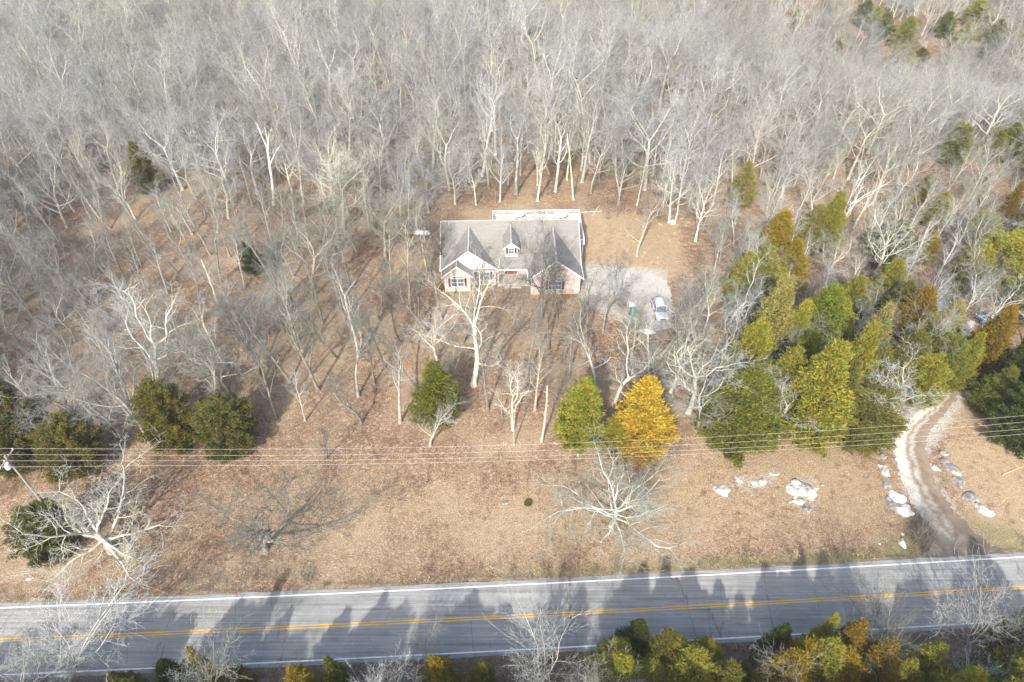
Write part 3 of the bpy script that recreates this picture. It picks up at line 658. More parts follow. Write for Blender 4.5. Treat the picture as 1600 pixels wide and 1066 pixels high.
# ------------------------------------------------------------------ bare trees: generator
UP = Vector((0, 0, 1))
def grow(tr, cr, r, level, p, d, L, rad_, cfg):
    n = cfg['n'][level]; pts = [p.copy()]; rs = [rad_]; dirs = [d.copy()]
    jit = cfg['jit'][level]; tip = rad_ * cfg['taper'][level]
    dd = d.copy()
    for i in range(n):
        dd = (dd + Vector((r.gauss(0, jit), r.gauss(0, jit), r.gauss(0, jit * .8))) + UP * cfg['up'][level]).normalized()
        p = p + dd * (L / n); pts.append(p.copy()); dirs.append(dd.copy()); rs.append(rad_ + (tip - rad_) * ((i + 1) / n) ** .85)
    if level == 0: rs[0] *= 1.35
    last = level == cfg['depth']
    tgt = tr if level <= 2 else cr
    if last:
        if n > 1:
            for i in range(n): cr.spike(pts[i], pts[i + 1] + (pts[i + 1] - pts[i]) * .25, rs[i])
        else: cr.spike(pts[0], pts[-1], rad_)
        return
    tgt.tube(pts, rs, cfg['sides'][level])
    nc = cfg['kids'][level]; t0 = cfg['t0'][level]; az = r.uniform(0, 6.28)
    for k in range(nc):
        end = k >= nc - cfg['fork'][level]
        t = .97 if end else t0 + (1 - t0) * ((k + r.random()) / nc)
        i = min(n - 1, int(t * n)); u = t * n - i
        q = pts[i].lerp(pts[i + 1], u); rr_ = rs[i] + (rs[i + 1] - rs[i]) * u; D = dirs[i + 1]
        az += 2.4 + r.uniform(-.5, .5)
        a = D.orthogonal().normalized(); b_ = D.cross(a); side = a * math.cos(az) + b_ * math.sin(az)
        ang = rad(cfg['ang'][level] * (.55 if end else 1) * r.uniform(.75, 1.25))
        nd = (D * math.cos(ang) + side * math.sin(ang)).normalized()
        if level >= 1 and nd.z < -.25: nd.z = -.1; nd.normalize()
        ln = L * cfg['len'][level] * r.uniform(.7, 1.2) * (1 - .45 * (t - t0) / (1 - t0 + 1e-6) * (0 if end else 1))
        grow(tr, cr, r, level + 1, q, nd, ln, max(cfg['rmin'], rr_ * cfg['rr'][level] * (1.15 if end else 1)), cfg)
def cfg(**k):
    c = dict(depth=5, n=[8, 6, 4, 3, 2, 1], jit=[.05, .14, .16, .18, .2, .2], up=[.03, .06, .05, .04, .02, 0], taper=[.55, .35, .3, .35, .5, 1], sides=[9, 6, 4, 3, 3, 3],
             kids=[8, 6, 6, 6, 3, 0], fork=[3, 2, 1, 1, 1, 0], t0=[.45, .3, .25, .2, .2, 0], ang=[48, 45, 45, 42, 38, 30], len=[.62, .52, .52, .55, .7, .6], rr=[.52, .5, .5, .55, .7, .7], rmin=.009,
             H=9, r0=.26, lean=0)
    c.update(k); return c
def tree_mesh(seed, c):
    r = random.Random(seed); tr, cr = MB(), MB()
    grow(tr, cr, r, 0, Vector((0, 0, -.2)), Vector((r.gauss(0, .05), r.gauss(0, .05), 1)).normalized(), c['H'], c['r0'], c)
    top = max(v[2] for v in cr.v) if cr.v else max(v[2] for v in tr.v)
    def mk(n, b, m):
        me = bpy.data.meshes.new(n); me.from_pydata(b.v, [], b.f); me.materials.append(m); me.polygons.foreach_set('use_smooth', [True] * len(me.polygons)); me.update(); return me
    A_ = np.array(cr.v or tr.v); print('TREE', seed, 'top %.1f' % top, 'r98 %.1f' % np.percentile(np.hypot(A_[:, 0], A_[:, 1]), 98), 'z10 %.1f' % np.percentile(A_[:, 2], 10), len(A_))
    return mk('trunk', tr, M['bark']), (mk('crown', cr, M['twig']) if cr.v else None), top
KIND = {}
def kindset(name, cfgs): KIND[name] = [tree_mesh(sd_, c) for sd_, c in cfgs]
RD = dict(kids=[9, 7, 6, 5, 2, 0], up=[.03, .09, .06, .05, .02, 0], rmin=.0125, t0=[.42, .25, .25, .2, .2, 0])
kindset('forest', [(11, cfg(H=10, ang=[55, 45, 45, 42, 38, 30], len=[.68, .55, .52, .55, .7, .6], **RD)), (12, cfg(H=9, r0=.22, ang=[50, 42, 42, 40, 36, 30], len=[.72, .52, .52, .55, .7, .6], **RD)), (13, cfg(H=11, r0=.28, ang=[58, 45, 45, 42, 38, 30], len=[.6, .55, .52, .55, .7, .6], **RD)),
    (14, cfg(H=8, ang=[62, 48, 45, 42, 38, 30], r0=.30, len=[.85, .55, .52, .55, .7, .6], **RD)), (15, cfg(H=10, r0=.2, ang=[52, 45, 45, 42, 38, 30], len=[.6, .52, .52, .55, .7, .6], **RD)),
    (16, cfg(H=7, r0=.26, ang=[52, 45, 45, 42, 38, 30], len=[1.0, .52, .52, .55, .7, .6], **RD)), (17, cfg(H=9, r0=.25, jit=[.09, .2, .2, .2, .2, .2], ang=[58, 45, 45, 42, 38, 30], len=[.75, .52, .52, .55, .7, .6], **RD))])
kindset('slim', [(21, cfg(H=11, r0=.24, kids=[9, 5, 5, 5, 3, 0], ang=[42, 42, 42, 42, 38, 30], len=[.42, .5, .5, .55, .7, .6], t0=[.4, .3, .25, .2, .2, 0])),
    (22, cfg(H=10, r0=.22, kids=[8, 6, 5, 5, 3, 0], ang=[35, 40, 42, 42, 38, 30], len=[.5, .5, .5, .55, .7, .6], jit=[.08, .14, .16, .18, .2, .2])),
    (23, cfg(H=12, r0=.26, kids=[8, 5, 5, 5, 3, 0], ang=[38, 42, 42, 42, 38, 30], len=[.38, .5, .5, .55, .7, .6], t0=[.55, .3, .25, .2, .2, 0]))])
kindset('crooked', [(31, cfg(H=7.5, r0=.36, jit=[.07, .26, .28, .26, .22, .2], kids=[6, 6, 6, 5, 2, 0], ang=[50, 50, 50, 45, 38, 30], len=[1.0, .52, .5, .5, .7, .6], rr=[.55, .52, .5, .5, .7, .7], rmin=.013)),
    (32, cfg(H=6.5, r0=.34, jit=[.1, .24, .26, .26, .22, .2], kids=[5, 7, 6, 5, 2, 0], ang=[44, 48, 50, 45, 38, 30], len=[1.2, .5, .5, .5, .7, .6], rr=[.6, .5, .5, .5, .7, .7], rmin=.013)),
    (33, cfg(H=8.5, r0=.33, jit=[.08, .22, .26, .26, .22, .2], kids=[7, 6, 5, 5, 2, 0], ang=[55, 48, 50, 45, 38, 30], len=[.75, .52, .5, .5, .7, .6], rmin=.013))])
kindset('spreading', [(41, cfg(H=4.6, r0=.48, jit=[.08, .2, .28, .28, .25, .2], kids=[11, 8, 7, 5, 2, 0], ang=[74, 48, 50, 48, 40, 30], len=[1.55, .48, .5, .5, .6, .6], up=[.03, .03, .02, .01, .0, 0], rr=[.5, .5, .5, .5, .7, .7], t0=[.4, .2, .2, .2, .2, 0], rmin=.014)),
    (42, cfg(H=4.6, r0=.32, jit=[.08, .22, .28, .28, .25, .2], kids=[14, 9, 7, 5, 2, 0], ang=[74, 48, 52, 48, 40, 30], len=[1.7, .48, .5, .5, .6, .6], up=[.03, .02, .02, .01, .0, 0], rr=[.55, .5, .5, .5, .7, .7], t0=[.5, .2, .2, .2, .2, 0], rmin=.014)),
    (43, cfg(H=4.5, r0=.19, jit=[.12, .24, .25, .25, .22, .2], kids=[8, 7, 6, 5, 2, 0], t0=[.35, .25, .2, .2, .2, 0], ang=[62, 48, 48, 45, 38, 30], len=[1.15, .5, .52, .52, .65, .6], rmin=.010))])
kindset('roadside', [(51, cfg(H=3.2, r0=.12, jit=[.1, .12, .14, .16, .2, .2], kids=[7, 7, 6, 4, 2, 0], ang=[30, 34, 34, 34, 32, 30], len=[1.6, .5, .5, .55, .65, .6], rmin=.008)),
    (52, cfg(H=2.6, r0=.12, jit=[.1, .12, .14, .16, .2, .2], kids=[6, 8, 6, 4, 2, 0], ang=[34, 32, 34, 34, 32, 30], len=[2.1, .5, .5, .55, .65, .6], rmin=.008))])
kindset('snag', [(61, cfg(depth=2, H=9, r0=.22, kids=[4, 1, 0], n=[8, 4, 2], ang=[50, 40, 40], len=[.12, .4, .4], taper=[.45, .3, .3], fork=[0, 0, 0])),
    (62, cfg(depth=3, H=8.5, r0=.24, kids=[4, 3, 2, 0], n=[8, 5, 3, 1], ang=[42, 40, 40, 30], len=[.45, .4, .4, .3], fork=[3, 1, 0, 0], t0=[.7, .4, .4, 0]))])
kindset('sapling', [(71, cfg(depth=4, H=3.2, r0=.04, kids=[9, 6, 5, 3, 0], n=[5, 3, 2, 1, 1], sides=[4, 3, 3, 3, 3], rmin=.007, len=[.5, .5, .5, .6, .6], t0=[.15, .2, .2, .2, 0], up=[.03, .05, .05, .02, 0])),
    (72, cfg(depth=4, H=2.2, r0=.045, kids=[12, 6, 5, 3, 0], n=[4, 3, 2, 1, 1], sides=[4, 3, 3, 3, 3], rmin=.007, ang=[55, 45, 45, 40, 30], len=[.8, .5, .5, .6, .6], t0=[.05, .2, .2, .2, 0]))])

TREES = []                                              # (object, px, py, adjective) for the labels
def plant(kind, var, x, y, h, rz, wide=1.0, tilt=(0, 0), color=(1, 1, 1), label=None, group='bare trees', cat='tree', name='bare_tree'):
    tm, cm, top = KIND[kind][var % len(KIND[kind])]
    s = h / top; t = thing(name, label, cat, (x, y, hz(x, y)), 0, group)
    t.rotation_mode = 'XYZ'
    R = Matrix.Rotation(tilt[0], 3, 'Y') @ Matrix.Rotation(tilt[1], 3, 'X') @ Matrix.Rotation(rz, 3, 'Z')
    t.rotation_euler = R.to_euler('XYZ'); t.scale = (s * wide, s * wide, s)
    for n_, mm in (('trunk', tm), ('crown', cm)):
        if mm is None: continue
        o = bpy.data.objects.new(n_, mm); COL.objects.link(o); o.parent = t; o.color = (*color, 1)
    return t
ordw = 'first second third fourth fifth sixth seventh eighth ninth tenth eleventh twelfth thirteenth fourteenth fifteenth sixteenth seventeenth eighteenth nineteenth twentieth'.split()
ordw += ['twenty-' + o for o in ordw[:9]] + ['thirtieth'] + ['thirty-' + o for o in ordw[:9]]

def hero(kind, var, bx, by, tx, ty, col, label, wide=1.0, rz=None, hscale=None, cat='tree', tiltx=0):
    x, y = G(bx, by); h = height_at(y, ty)
    if hscale: h = hscale
    X = 0 if tx is None else (tx - 800) / FPX * (y * math.cos(PITCH) + (CAM_H - h) * math.sin(PITCH)) - x
    ang = 0 if tx is None else math.atan2(X, h)
    r = random.Random(bx * 7 + by)
    HER.append((x, y, h))
    return plant(kind, var, x, y, h / max(.6, math.cos(ang)), r.uniform(0, 6.28) if rz is None else rz, wide, (ang, tiltx), col, label)
HER = []
PALE = (1.45, 1.42, 1.36); GREY = (.95, .95, .95); DARK = (.50, .485, .46); WARM = (1.25, 1.12, .98)
# spreading giants and other trees of the field
hero('spreading', 0, 176, 860, 110, 745, PALE, 'huge spreading pale oak with a fan of crooked limbs beside the utility pole', 1.12, 2.0)
hero('spreading', 1, 955, 822, None, 735, (1.6, 1.57, 1.48), 'wide pale spreading oak alone on the bank between golden cedar and road', 1.15, 3.0, 13)
hero('spreading', 2, 415, 862, 385, 735, DARK, 'dark-limbed fine-twigged tree alone in the open field below the round cedars', 1.75, 1.0, 13)
hero('crooked', 2, 740, 602, 775, 440, (1.7, 1.64, 1.5), 'big white-barked tree with twisting limbs, standing in front of the house porch', 1.25, 4.2)
hero('crooked', 1, 246, 602, 195, 430, PALE, 'broad pale crooked tree rising behind the round olive cedar', 1.1)
hero('crooked', 2, 344, 616, 315, 470, PALE, 'pale crooked tree rising behind the dull green cedar', 1.0)
hero('crooked', 2, 683, 562, 645, 455, PALE, 'pale forked tree just uphill of the green cedar on the lawn', 1.0, 1.5)
hero('crooked', 1, 802, 672, 822, 555, (1.5, 1.45, 1.32), 'pale tree with drooping branches midway down the front lawn', .8, 1)
hero('crooked', 0, 960, 632, 985, 500, (1.5, 1.45, 1.36), 'pale multi-limbed tree rising behind the golden cedar', 1.0, 4)
hero('crooked', 2, 930, 600, 935, 480, PALE, 'pale tree rising behind the yellow-green cedar', .9)
hero('crooked', 1, 1048, 612, 1072, 480, PALE, 'pale tree between golden cedar and the green cedar row', .9, 5)
hero('crooked', 0, 1076, 645, 1150, 495, (1.5, 1.5, 1.45), 'pale tree leaning over the broad green cedar', 1.0, 1)
hero('crooked', 1, 1383, 652, 1385, 545, (1.35, 1.33, 1.28), 'broad many-forked pale tree beside the bend of the dirt driveway', 1.35, 3)
hero('crooked', 0, 1430, 560, 1460, 470, (1.3, 1.3, 1.28), 'pale tree arching over the cedars above the driveway bend', 1.1, 2)
hero('crooked', 2, 1530, 515, 1565, 430, (1.4, 1.38, 1.35), 'pale many-branched tree overhanging the blue tarps', 1.3, 2)
hero('forest', 3, 537, 352, 540, 205, (1.5, 1.46, 1.36), 'large pale broad-crowned tree at the wood edge beyond the leafy slope', 1.1)
hero('crooked', 2, 995, 400, 993, 275, (1.15, 1.02, .95), 'lone brownish tree standing in the golden grass clearing', .9, 2)
hero('forest', 0, 1045, 348, 1062, 195, PALE, 'tall pale twin-stemmed tree at the back corner of the clearing', .9)
hero('forest', 4, 1054, 350, 1100, 180, PALE, 'tall pale tree leaning away just beside the twin-stemmed one', .9)
hero('slim', 0, 840, 314, 850, 165, PALE, 'pale straight tree directly behind the roof ridge', 1)
hero('snag', 0, 896, 312, 886, 218, (1.15, 1.1, 1.0), 'broken pale dead trunk behind the rear deck', .5, 1)
hero('snag', 1, 428, 320, 404, 180, (1.6, 1.58, 1.5), 'bleached dead tree with a few stub branches inside the woods', 1.0, 1)
hero('snag', 0, 846, 690, 854, 612, (1.2, 1.15, 1.05), 'short bleached dead trunk on the front lawn by the yellow-green cedar', .7, 2)
hero('snag', 0, 803, 697, 806, 640, WARM, 'thin pale dead stem beside the drooping pale tree', .6, 4)
hero('snag', 0, 340, 475, 317, 412, (1.5, 1.5, 1.4), 'short broken pale trunk among the trees on the leafy slope', .8, 3)
hero('forest', 1, 235, 693, 118, 500, GREY, 'tall grey tree leaning towards the pole, rooted at the wood edge beside the olive cedar', .9, 2)
hero('slim', 0, 205, 640, 130, 480, GREY, 'slender grey tree just behind the tall leaning one')
hero('forest', 2, 150, 655, 20, 520, GREY, 'leaning grey tree above the wide dark cedar thicket', .9)
hero('slim', 1, 565, 660, 520, 520, DARK, 'dark slim tree with bowed trunk on the lower leafy slope')
hero('slim', 2, 625, 660, 590, 520, GREY, 'slim grey tree halfway between bowed tree and green cedar')
hero('slim', 1, 652, 606, 610, 470, DARK, 'dark leaning tree just uphill of the green cedar')
hero('slim', 0, 477, 658, 455, 560, GREY, 'short slim grey tree on the lower leafy slope', .8)
hero('slim', 1, 510, 716, 490, 640, DARK, 'thin dark sapling under the overhead wires', .8)
hero('slim', 0, 454, 598, 365, 455, DARK, 'dark tree with a strongly slanting trunk on the leafy slope')
hero('slim', 2, 562, 560, 548, 400, GREY, 'grey tree in the middle of the leafy slope')
hero('slim', 1, 398, 558, 380, 440, DARK, 'dark thin tree behind the slanting one')
hero('slim', 2, 468, 415, 455, 330, PALE, 'pale thin pole-like tree at the top of the leafy slope', .7)
hero('slim', 0, 890, 588, 888, 470, DARK, 'dark trunked tree between house wing and yellow-green cedar')
hero('forest', 3, 846, 498, 842, 325, (.48, .46, .44), 'dark tree with fine dense twigs in front of the arched-window wing', .8, 1)
hero('forest', 5, 694, 432, 678, 300, (.42, .41, .39), 'grey tree brushing the far corner of the house', .7)
hero('crooked', 1, 668, 425, 660, 300, PALE, 'pale crooked tree in front of the propane tank', .7, 1)
hero('slim', 2, 880, 560, 905, 440, DARK, 'dark thin tree just uphill from the dark trunked tree')
hero('slim', 1, 990, 615, 1005, 520, GREY, 'thin grey tree showing above the golden cedar', .9)
hero('slim', 1, 785, 652, 790, 560, DARK, 'thin dark tree beside the drooping pale tree', .8)
hero('crooked', 2, 672, 696, 668, 610, (1.2, 1.15, 1.05), 'small pale tree in front of the green cedar on the lawn', .9, 2)
hero('slim', 0, 745, 560, 740, 470, GREY, 'slim grey tree hidden behind the white-barked tree', .8)
hero('crooked', 0, 955, 742, 958, 690, (1.5, 1.45, 1.35), 'small pale crooked tree at the foot of the golden cedar', .7, 5)
hero('forest', 6, 1100, 520, 1120, 400, PALE, 'pale tree at the edge of the gravel beside the silver SUV', 1)
hero('crooked', 1, 1065, 560, 1090, 440, PALE, 'pale branching tree below the silver SUV', 1, 2)
hero('crooked', 2, 1025, 600, 1010, 500, PALE, 'pale forked tree between SUV and golden cedar', .8, 4)
yard = [(350, 668), (388, 640), (415, 600), (432, 655), (470, 560), (498, 610), (505, 505), (528, 560), (548, 452), (585, 600), (588, 500), (612, 445), (628, 540), (655, 505), (705, 625), (722, 535), (762, 640), (822, 590), (836, 640), (858, 545), (915, 545), (942, 520), (985, 575), (1010, 650), (1030, 560), (1062, 600), (445, 520), (462, 480), (484, 590), (540, 500), (560, 620), (575, 540), (602, 575), (640, 470), (668, 520), (690, 500), (775, 560), (738, 500), (870, 500)]
yard.sort()
for k, (a, c) in enumerate(yard):
    rr = random.Random(k * 31 + 5); br = rr.uniform(.38, .75)
    hero('slim', k, a, c, (a - (800 - a) * .12 + rr.uniform(-12, 12)), c - rr.uniform(115, 165), (br * 1.02, br, br * .97), 'slim ' + ('grey' if br > .56 else 'dark') + ' bare tree in the front yard, ' + ordw[k] + ' from the wood edge', rr.uniform(.85, 1.05))
# roadside trees below the road
RS = 'bare tree south of the road, '
hero('roadside', 0, 105, 1085, 120, 935, (1.35, 1.35, 1.38), 'wide bare tree whose twigs cross the road below the utility pole', 1.05)
hero('roadside', 1, 30, 1095, 20, 985, GREY, 'bare tree in the corner of the photo below the road', 1.2)
hero('roadside', 0, 595, 1085, 585, 960, (1.5, 1.5, 1.5), 'bright bare tree standing alone below the road centre', .9)
hero('roadside', 1, 850, 1085, 850, 920, (1.4, 1.38, 1.36), 'tall airy bare tree reaching across the road beside the cedar row', .85)
hero('roadside', 0, 920, 1080, 925, 955, (1.4, 1.38, 1.36), 'lower bare tree squeezed against the first roadside cedar', 1)
hero('roadside', 1, 1365, 1045, 1370, 925, DARK, 'wide dark-twigged bare tree on the verge in the cedar gap', 1.0)
hero('roadside', 0, 1425, 1040, 1430, 930, DARK, 'dark-twigged bare tree on the verge just beyond the gap', 1.2)
hero('roadside', 1, 1515, 1020, 1520, 890, (1.0, 1.0, 1.0), 'bare tree on the verge opposite the driveway mouth', .95)
hero('roadside', 0, 1470, 1095, 1480, 1010, (1.7, 1.7, 1.75), 'white-limbed bare tree in front of the last cedars', 1.2)
hero('roadside', 1, 1240, 1110, 1245, 1020, GREY, 'bare tree poking up among the golden roadside cedars', 1)
hero('roadside', 0, 665, 1040, 662, 985, GREY, 'small dark bare bush-like tree on the lower road edge', 1.2)
hero('roadside', 1, 320, 1100, 330, 990, GREY, 'bare tree next to the lone tall roadside cedar', 1)
hero('roadside', 1, 1590, 1040, 1590, 915, DARK, 'bare tree behind the last roadside cedar', .9)

# ------------------------------------------------------------------ cedars
def cedar_mesh(seed, shape, dens=1.0):
    r = random.Random(seed); b = MB(); Hh = 10.0; Rm = 2.8
    def prof(h):
        if shape == 'cone': return Rm * max(.04, (1 - h)) ** .8 * min(1, (h + .02) / .12) ** .5
        if shape == 'round': return Rm * math.sqrt(max(.01, 1 - ((h - .42) / .60) ** 2))
        return Rm * max(.03, 1 - h ** 1.8) * min(1, (h + .05) / .22) ** .6
    def tuft(c, out, n=9, s=1.0):
        n = int(n * 1.7)
        for _ in range(n):
            a = c + Vector((r.gauss(0, .16), r.gauss(0, .16), r.gauss(0, .13))) * s
            d = (out * .8 + UP * .55 + Vector((r.gauss(0, .6), r.gauss(0, .6), r.gauss(0, .5)))).normalized()
            L = r.uniform(.16, .40) * s; wv = d.cross(Vector((r.gauss(0, 1), r.gauss(0, 1), r.gauss(0, 1)))).normalized() * r.uniform(.035, .075) * s
            n0 = len(b.v); b.v += [tuple(a + wv), tuple(a - wv), tuple(a + d * L)]; b.f.append((n0, n0 + 1, n0 + 2))
    nb = int(170 * dens)
    for i in range(nb):
        h = (.05 + .93 * (i + r.random()) / nb) ** 1.08; az = i * 2.4 + r.uniform(-.4, .4); R_ = prof(h) * (r.uniform(.62, 1.22) + .12 * math.sin(az * 3 + seed + h * 9))
        o = Vector((math.cos(az), math.sin(az), 0)); base = Vector((0, 0, h * Hh - R_ * .30))
        m = int(6 + R_ * 6)
        for k in range(m):
            t = .3 + .7 * (k + r.random()) / m; c = base + o * R_ * t + UP * R_ * .42 * t * t + Vector((r.gauss(0, 1), r.gauss(0, 1), r.gauss(0, .7))) * (.09 + .08 * R_ * (1.1 - t))
            c.z = max(.25, c.z); tuft(c, o, 8)
    for i in range(14): tuft(Vector((r.gauss(0, .12), r.gauss(0, .12), Hh * (.93 + .07 * i / 14))), UP, 6, .8)
    me = bpy.data.meshes.new('crown'); me.from_pydata(b.v, [], b.f); me.materials.append(M['foliage']); me.update()
    t = MB(); t.tube([(0, 0, -.2), (0, 0, 2), (.05, 0, 9)], [.22, .17, .03], 8)
    for i in range(26):
        h = r.uniform(.12, .9); az = r.uniform(0, 6.28); R_ = prof(h) * .8; o = Vector((math.cos(az), math.sin(az), .35)); p = Vector((0, 0, h * 9.4 - .4)); t.tube([p, p + o * R_], [.05, .012], 4)
    tm = bpy.data.meshes.new('trunk'); tm.from_pydata(t.v, [], t.f); tm.materials.append(M['cedar_bark']); tm.update()
    return me, tm
CED = {'cone': [cedar_mesh(1, 'cone'), cedar_mesh(2, 'cone'), cedar_mesh(3, 'cone', .8)], 'egg': [cedar_mesh(4, 'egg'), cedar_mesh(5, 'egg'), cedar_mesh(8, 'egg', .85)], 'round': [cedar_mesh(6, 'round'), cedar_mesh(7, 'round')]}
OLIVE = (.39, .36, .06); GOLD = (.40, .29, .035); GREEN = (.23, .24, .045); DKGREEN = (.10, .125, .035); YG = (.40, .39, .06); SAND = (.42, .37, .13); DKOL = (.235, .215, .055); LIME = (.23, .27, .035); ORANGE = (.33, .22, .04); GGREEN = (.16, .20, .075)
NC = 0
def cedar(cx, ty, by, wpx, col, shape, label, bare=0.0, wx=1.0):
    global NC; NC += 1
    if by > 1048 and cx > 900: by -= 22
    x, y = G(cx, by); h = min(17, max(2.5, height_at(y, ty) - hz(x, y)))
    while by > 1000 and h > 10.5 and y < road_y(x) - 5.5:
        by -= 4; x, y = G(cx, by); h = height_at(y, ty)
    depth = y * math.cos(PITCH) + (CAM_H - 3) * math.sin(PITCH); R_ = wpx / 2 * depth / FPX * (1.32 if 1080 < cx < 1530 and by < 700 and wpx < 80 else 1.08)
    t = thing('cedar_tree', label, 'cedar', (x, y, hz(x, y) + bare), random.Random(NC).uniform(0, 6.28), 'red cedars')
    r = random.Random(NC + 50); cm, tm = CED[shape][NC % len(CED[shape])]
    t.scale = (R_ / 2.75, R_ / 2.75, (h - bare) / 10)
    j = r.uniform(.92, 1.08)
    for n_, m_ in (('crown', cm), ('trunk', tm)):
        o = bpy.data.objects.new(n_, m_); COL.objects.link(o); o.parent = t; o.color = (col[0] * j, col[1] * j, col[2], 1) if n_ == 'crown' else (1, 1, 1, 1)
    if bare:
        b = MB(); b.tube([(0, 0, -bare / t.scale[2] - .1), (0, 0, .6)], [.26 * 2.75 / max(R_, .1) * .6, .2], 8); b.build('lower_trunk', M['bark'], t)
    CEDP.append((x, y, R_)); return t
CEDP = []
cedar(279, 604, 692, 70, (.25, .21, .045), 'round', 'round olive cedar with orange tinge, one of two side by side at the field edge')
cedar(366, 628, 698, 78, (.17, .165, .05), 'round', 'round dull green cedar, wider one of the pair at the field edge')
cedar(50, 650, 722, 96, (.15, .14, .04), 'egg', 'dark olive cedar in the thicket behind the utility pole wires')
cedar(130, 662, 732, 76, (.21, .18, .04), 'round', 'orange-olive low cedar ending the thicket behind the wires')
cedar(88, 625, 690, 50, (.15, .17, .04), 'cone', 'greener pointed cedar at the back of the thicket behind the wires')
cedar(92, 800, 858, 76, (.15, .145, .04), 'round', 'dark olive cedar underneath the huge spreading oak')
cedar(20, 575, 655, 60, DKOL, 'egg', 'dull cedar low in the woods above the thicket')
cedar(398, 375, 425, 38, DKGREEN, 'egg', 'small dark green cedar at the top of the leafy slope')
cedar(686, 567, 655, 74, GREEN, 'egg', 'green leaning cedar alone on the front lawn')
cedar(903, 592, 712, 74, YG, 'egg', 'yellow-green cedar on a bare trunk beside the golden cedar', 2.8)
cedar(995, 592, 706, 94, (.70, .48, .07), 'egg', 'bright golden-orange cedar in the middle of the lawn edge', .8)
cedar(955, 655, 708, 38, OLIVE, 'round', 'olive cedar foliage against the lower side of the golden cedar')
cedar(1146, 577, 686, 118, GREEN, 'egg', 'broad green cedar at the driveway-side corner of the lawn')
cedar(1250, 522, 684, 100, OLIVE, 'egg', 'tall broad olive cedar next to the broad green one')
cedar(1197, 330, 430, 60, GOLD, 'cone', 'golden pointed cedar at the top of the cedar row beyond the SUV')
cedar(1178, 385, 470, 62, OLIVE, 'egg', 'olive cedar directly below the golden pointed one')
cedar(1222, 375, 455, 50, GOLD, 'egg', 'gold-green cedar just beside the golden pointed one')
cedar(1188, 432, 560, 66, SAND, 'cone', 'pale sandy-green pointed cedar in the cedar row')
cedar(1262, 447, 560, 74, LIME, 'egg', 'bright lime-green cedar in the middle of the cedar row')
cedar(1225, 470, 570, 50, OLIVE, 'cone', 'thin olive cedar squeezed between sandy and lime ones')
cedar(1310, 505, 625, 60, OLIVE, 'cone', 'olive-gold cedar behind the tall broad olive one')
cedar(1290, 560, 660, 50, DKOL, 'egg', 'dull olive cedar filling the gap beside the tall broad one')
cedar(1343, 475, 575, 52, SAND, 'cone', 'brownish pointed cedar in the second rank of the row')
cedar(1336, 618, 682, 76, DKOL, 'round', 'squat dark olive cedar under the wires by the many-forked tree')
cedar(1383, 345, 412, 56, GGREEN, 'egg', 'grey-green pine-like cedar at the back of the small clearing')
cedar(1437, 360, 408, 34, GOLD, 'egg', 'small golden cedar beside the grey-green one')
cedar(1548, 372, 450, 88, OLIVE, 'round', 'big olive cedar above the blue tarps')
cedar(1505, 385, 452, 60, OLIVE, 'egg', 'olive cedar leaning against the big one above the blue tarps')
cedar(1372, 405, 480, 50, OLIVE, 'egg', 'olive cedar below the grey-green one')
cedar(1405, 450, 545, 62, ORANGE, 'egg', 'orange-olive cedar amid pale branches in the middle of the grove')
cedar(1445, 525, 600, 62, GREEN, 'round', 'green cedar overhanging the uphill driveway')
cedar(1398, 520, 600, 64, DKOL, 'egg', 'dull green cedar behind the many-forked tree')
cedar(1425, 560, 625, 50, OLIVE, 'round', 'small olive cedar at the driveway bend')
cedar(1515, 478, 585, 50, ORANGE, 'egg', 'orange-tinged cedar between driveway and blue tarps')
cedar(1486, 520, 600, 36, OLIVE, 'egg', 'narrow olive cedar at the driveway edge')
cedar(1572, 520, 615, 90, DKGREEN, 'egg', 'dark green cedar just below the blue tarps')
cedar(1540, 575, 640, 60, GREEN, 'egg', 'mid-green cedar at the shaded side of the driveway')
cedar(1588, 578, 690, 105, DKGREEN, 'egg', 'large dark green cedar at the frame edge beside the lawn')
cedar(1282, 300, 392, 46, OLIVE, 'cone', 'thin gold-olive cedar at the edge of the woods beyond the row')
cedar(1262, 320, 385, 40, SAND, 'egg', 'sparse sandy cedar mixed into pale branches beyond the row')
cedar(1424, 270, 340, 38, GOLD, 'cone', 'small golden pointed cedar amid the pale woods')
cedar(1455, 300, 352, 34, OLIVE, 'egg', 'small olive cedar next to the golden pointed one in the woods')
cedar(1480, 195, 255, 34, GREEN, 'round', 'small green cedar island in the pale far woods')
cedar(1562, 192, 250, 38, GREEN, 'egg', 'green cedar in the far woods near the frame edge')
cedar(1538, 205, 255, 30, GREEN, 'round', 'low green cedar touching the far-woods one')
cedar(1598, 200, 275, 40, GREEN, 'egg', 'green cedar cut by the frame edge in the far woods')
cedar(1554, 285, 365, 40, ORANGE, 'cone', 'orange-brown pointed cedar above the big olive one')
cedar(1592, 315, 385, 50, DKOL, 'egg', 'dull olive cedar beyond the orange-brown pointed one')
cedar(1522, 335, 385, 36, OLIVE, 'round', 'small olive cedar under the orange-brown pointed one')
cedar(1155, 252, 320, 34, SAND, 'egg', 'sandy cedar hidden in pale trees above the golden pointed one')
cedar(236, 222, 300, 46, DKOL, 'egg', 'faint olive cedar hidden in the dense woods')
cedar(590, 90, 130, 20, OLIVE, 'egg', 'tiny olive cedar speck deep in the woods')
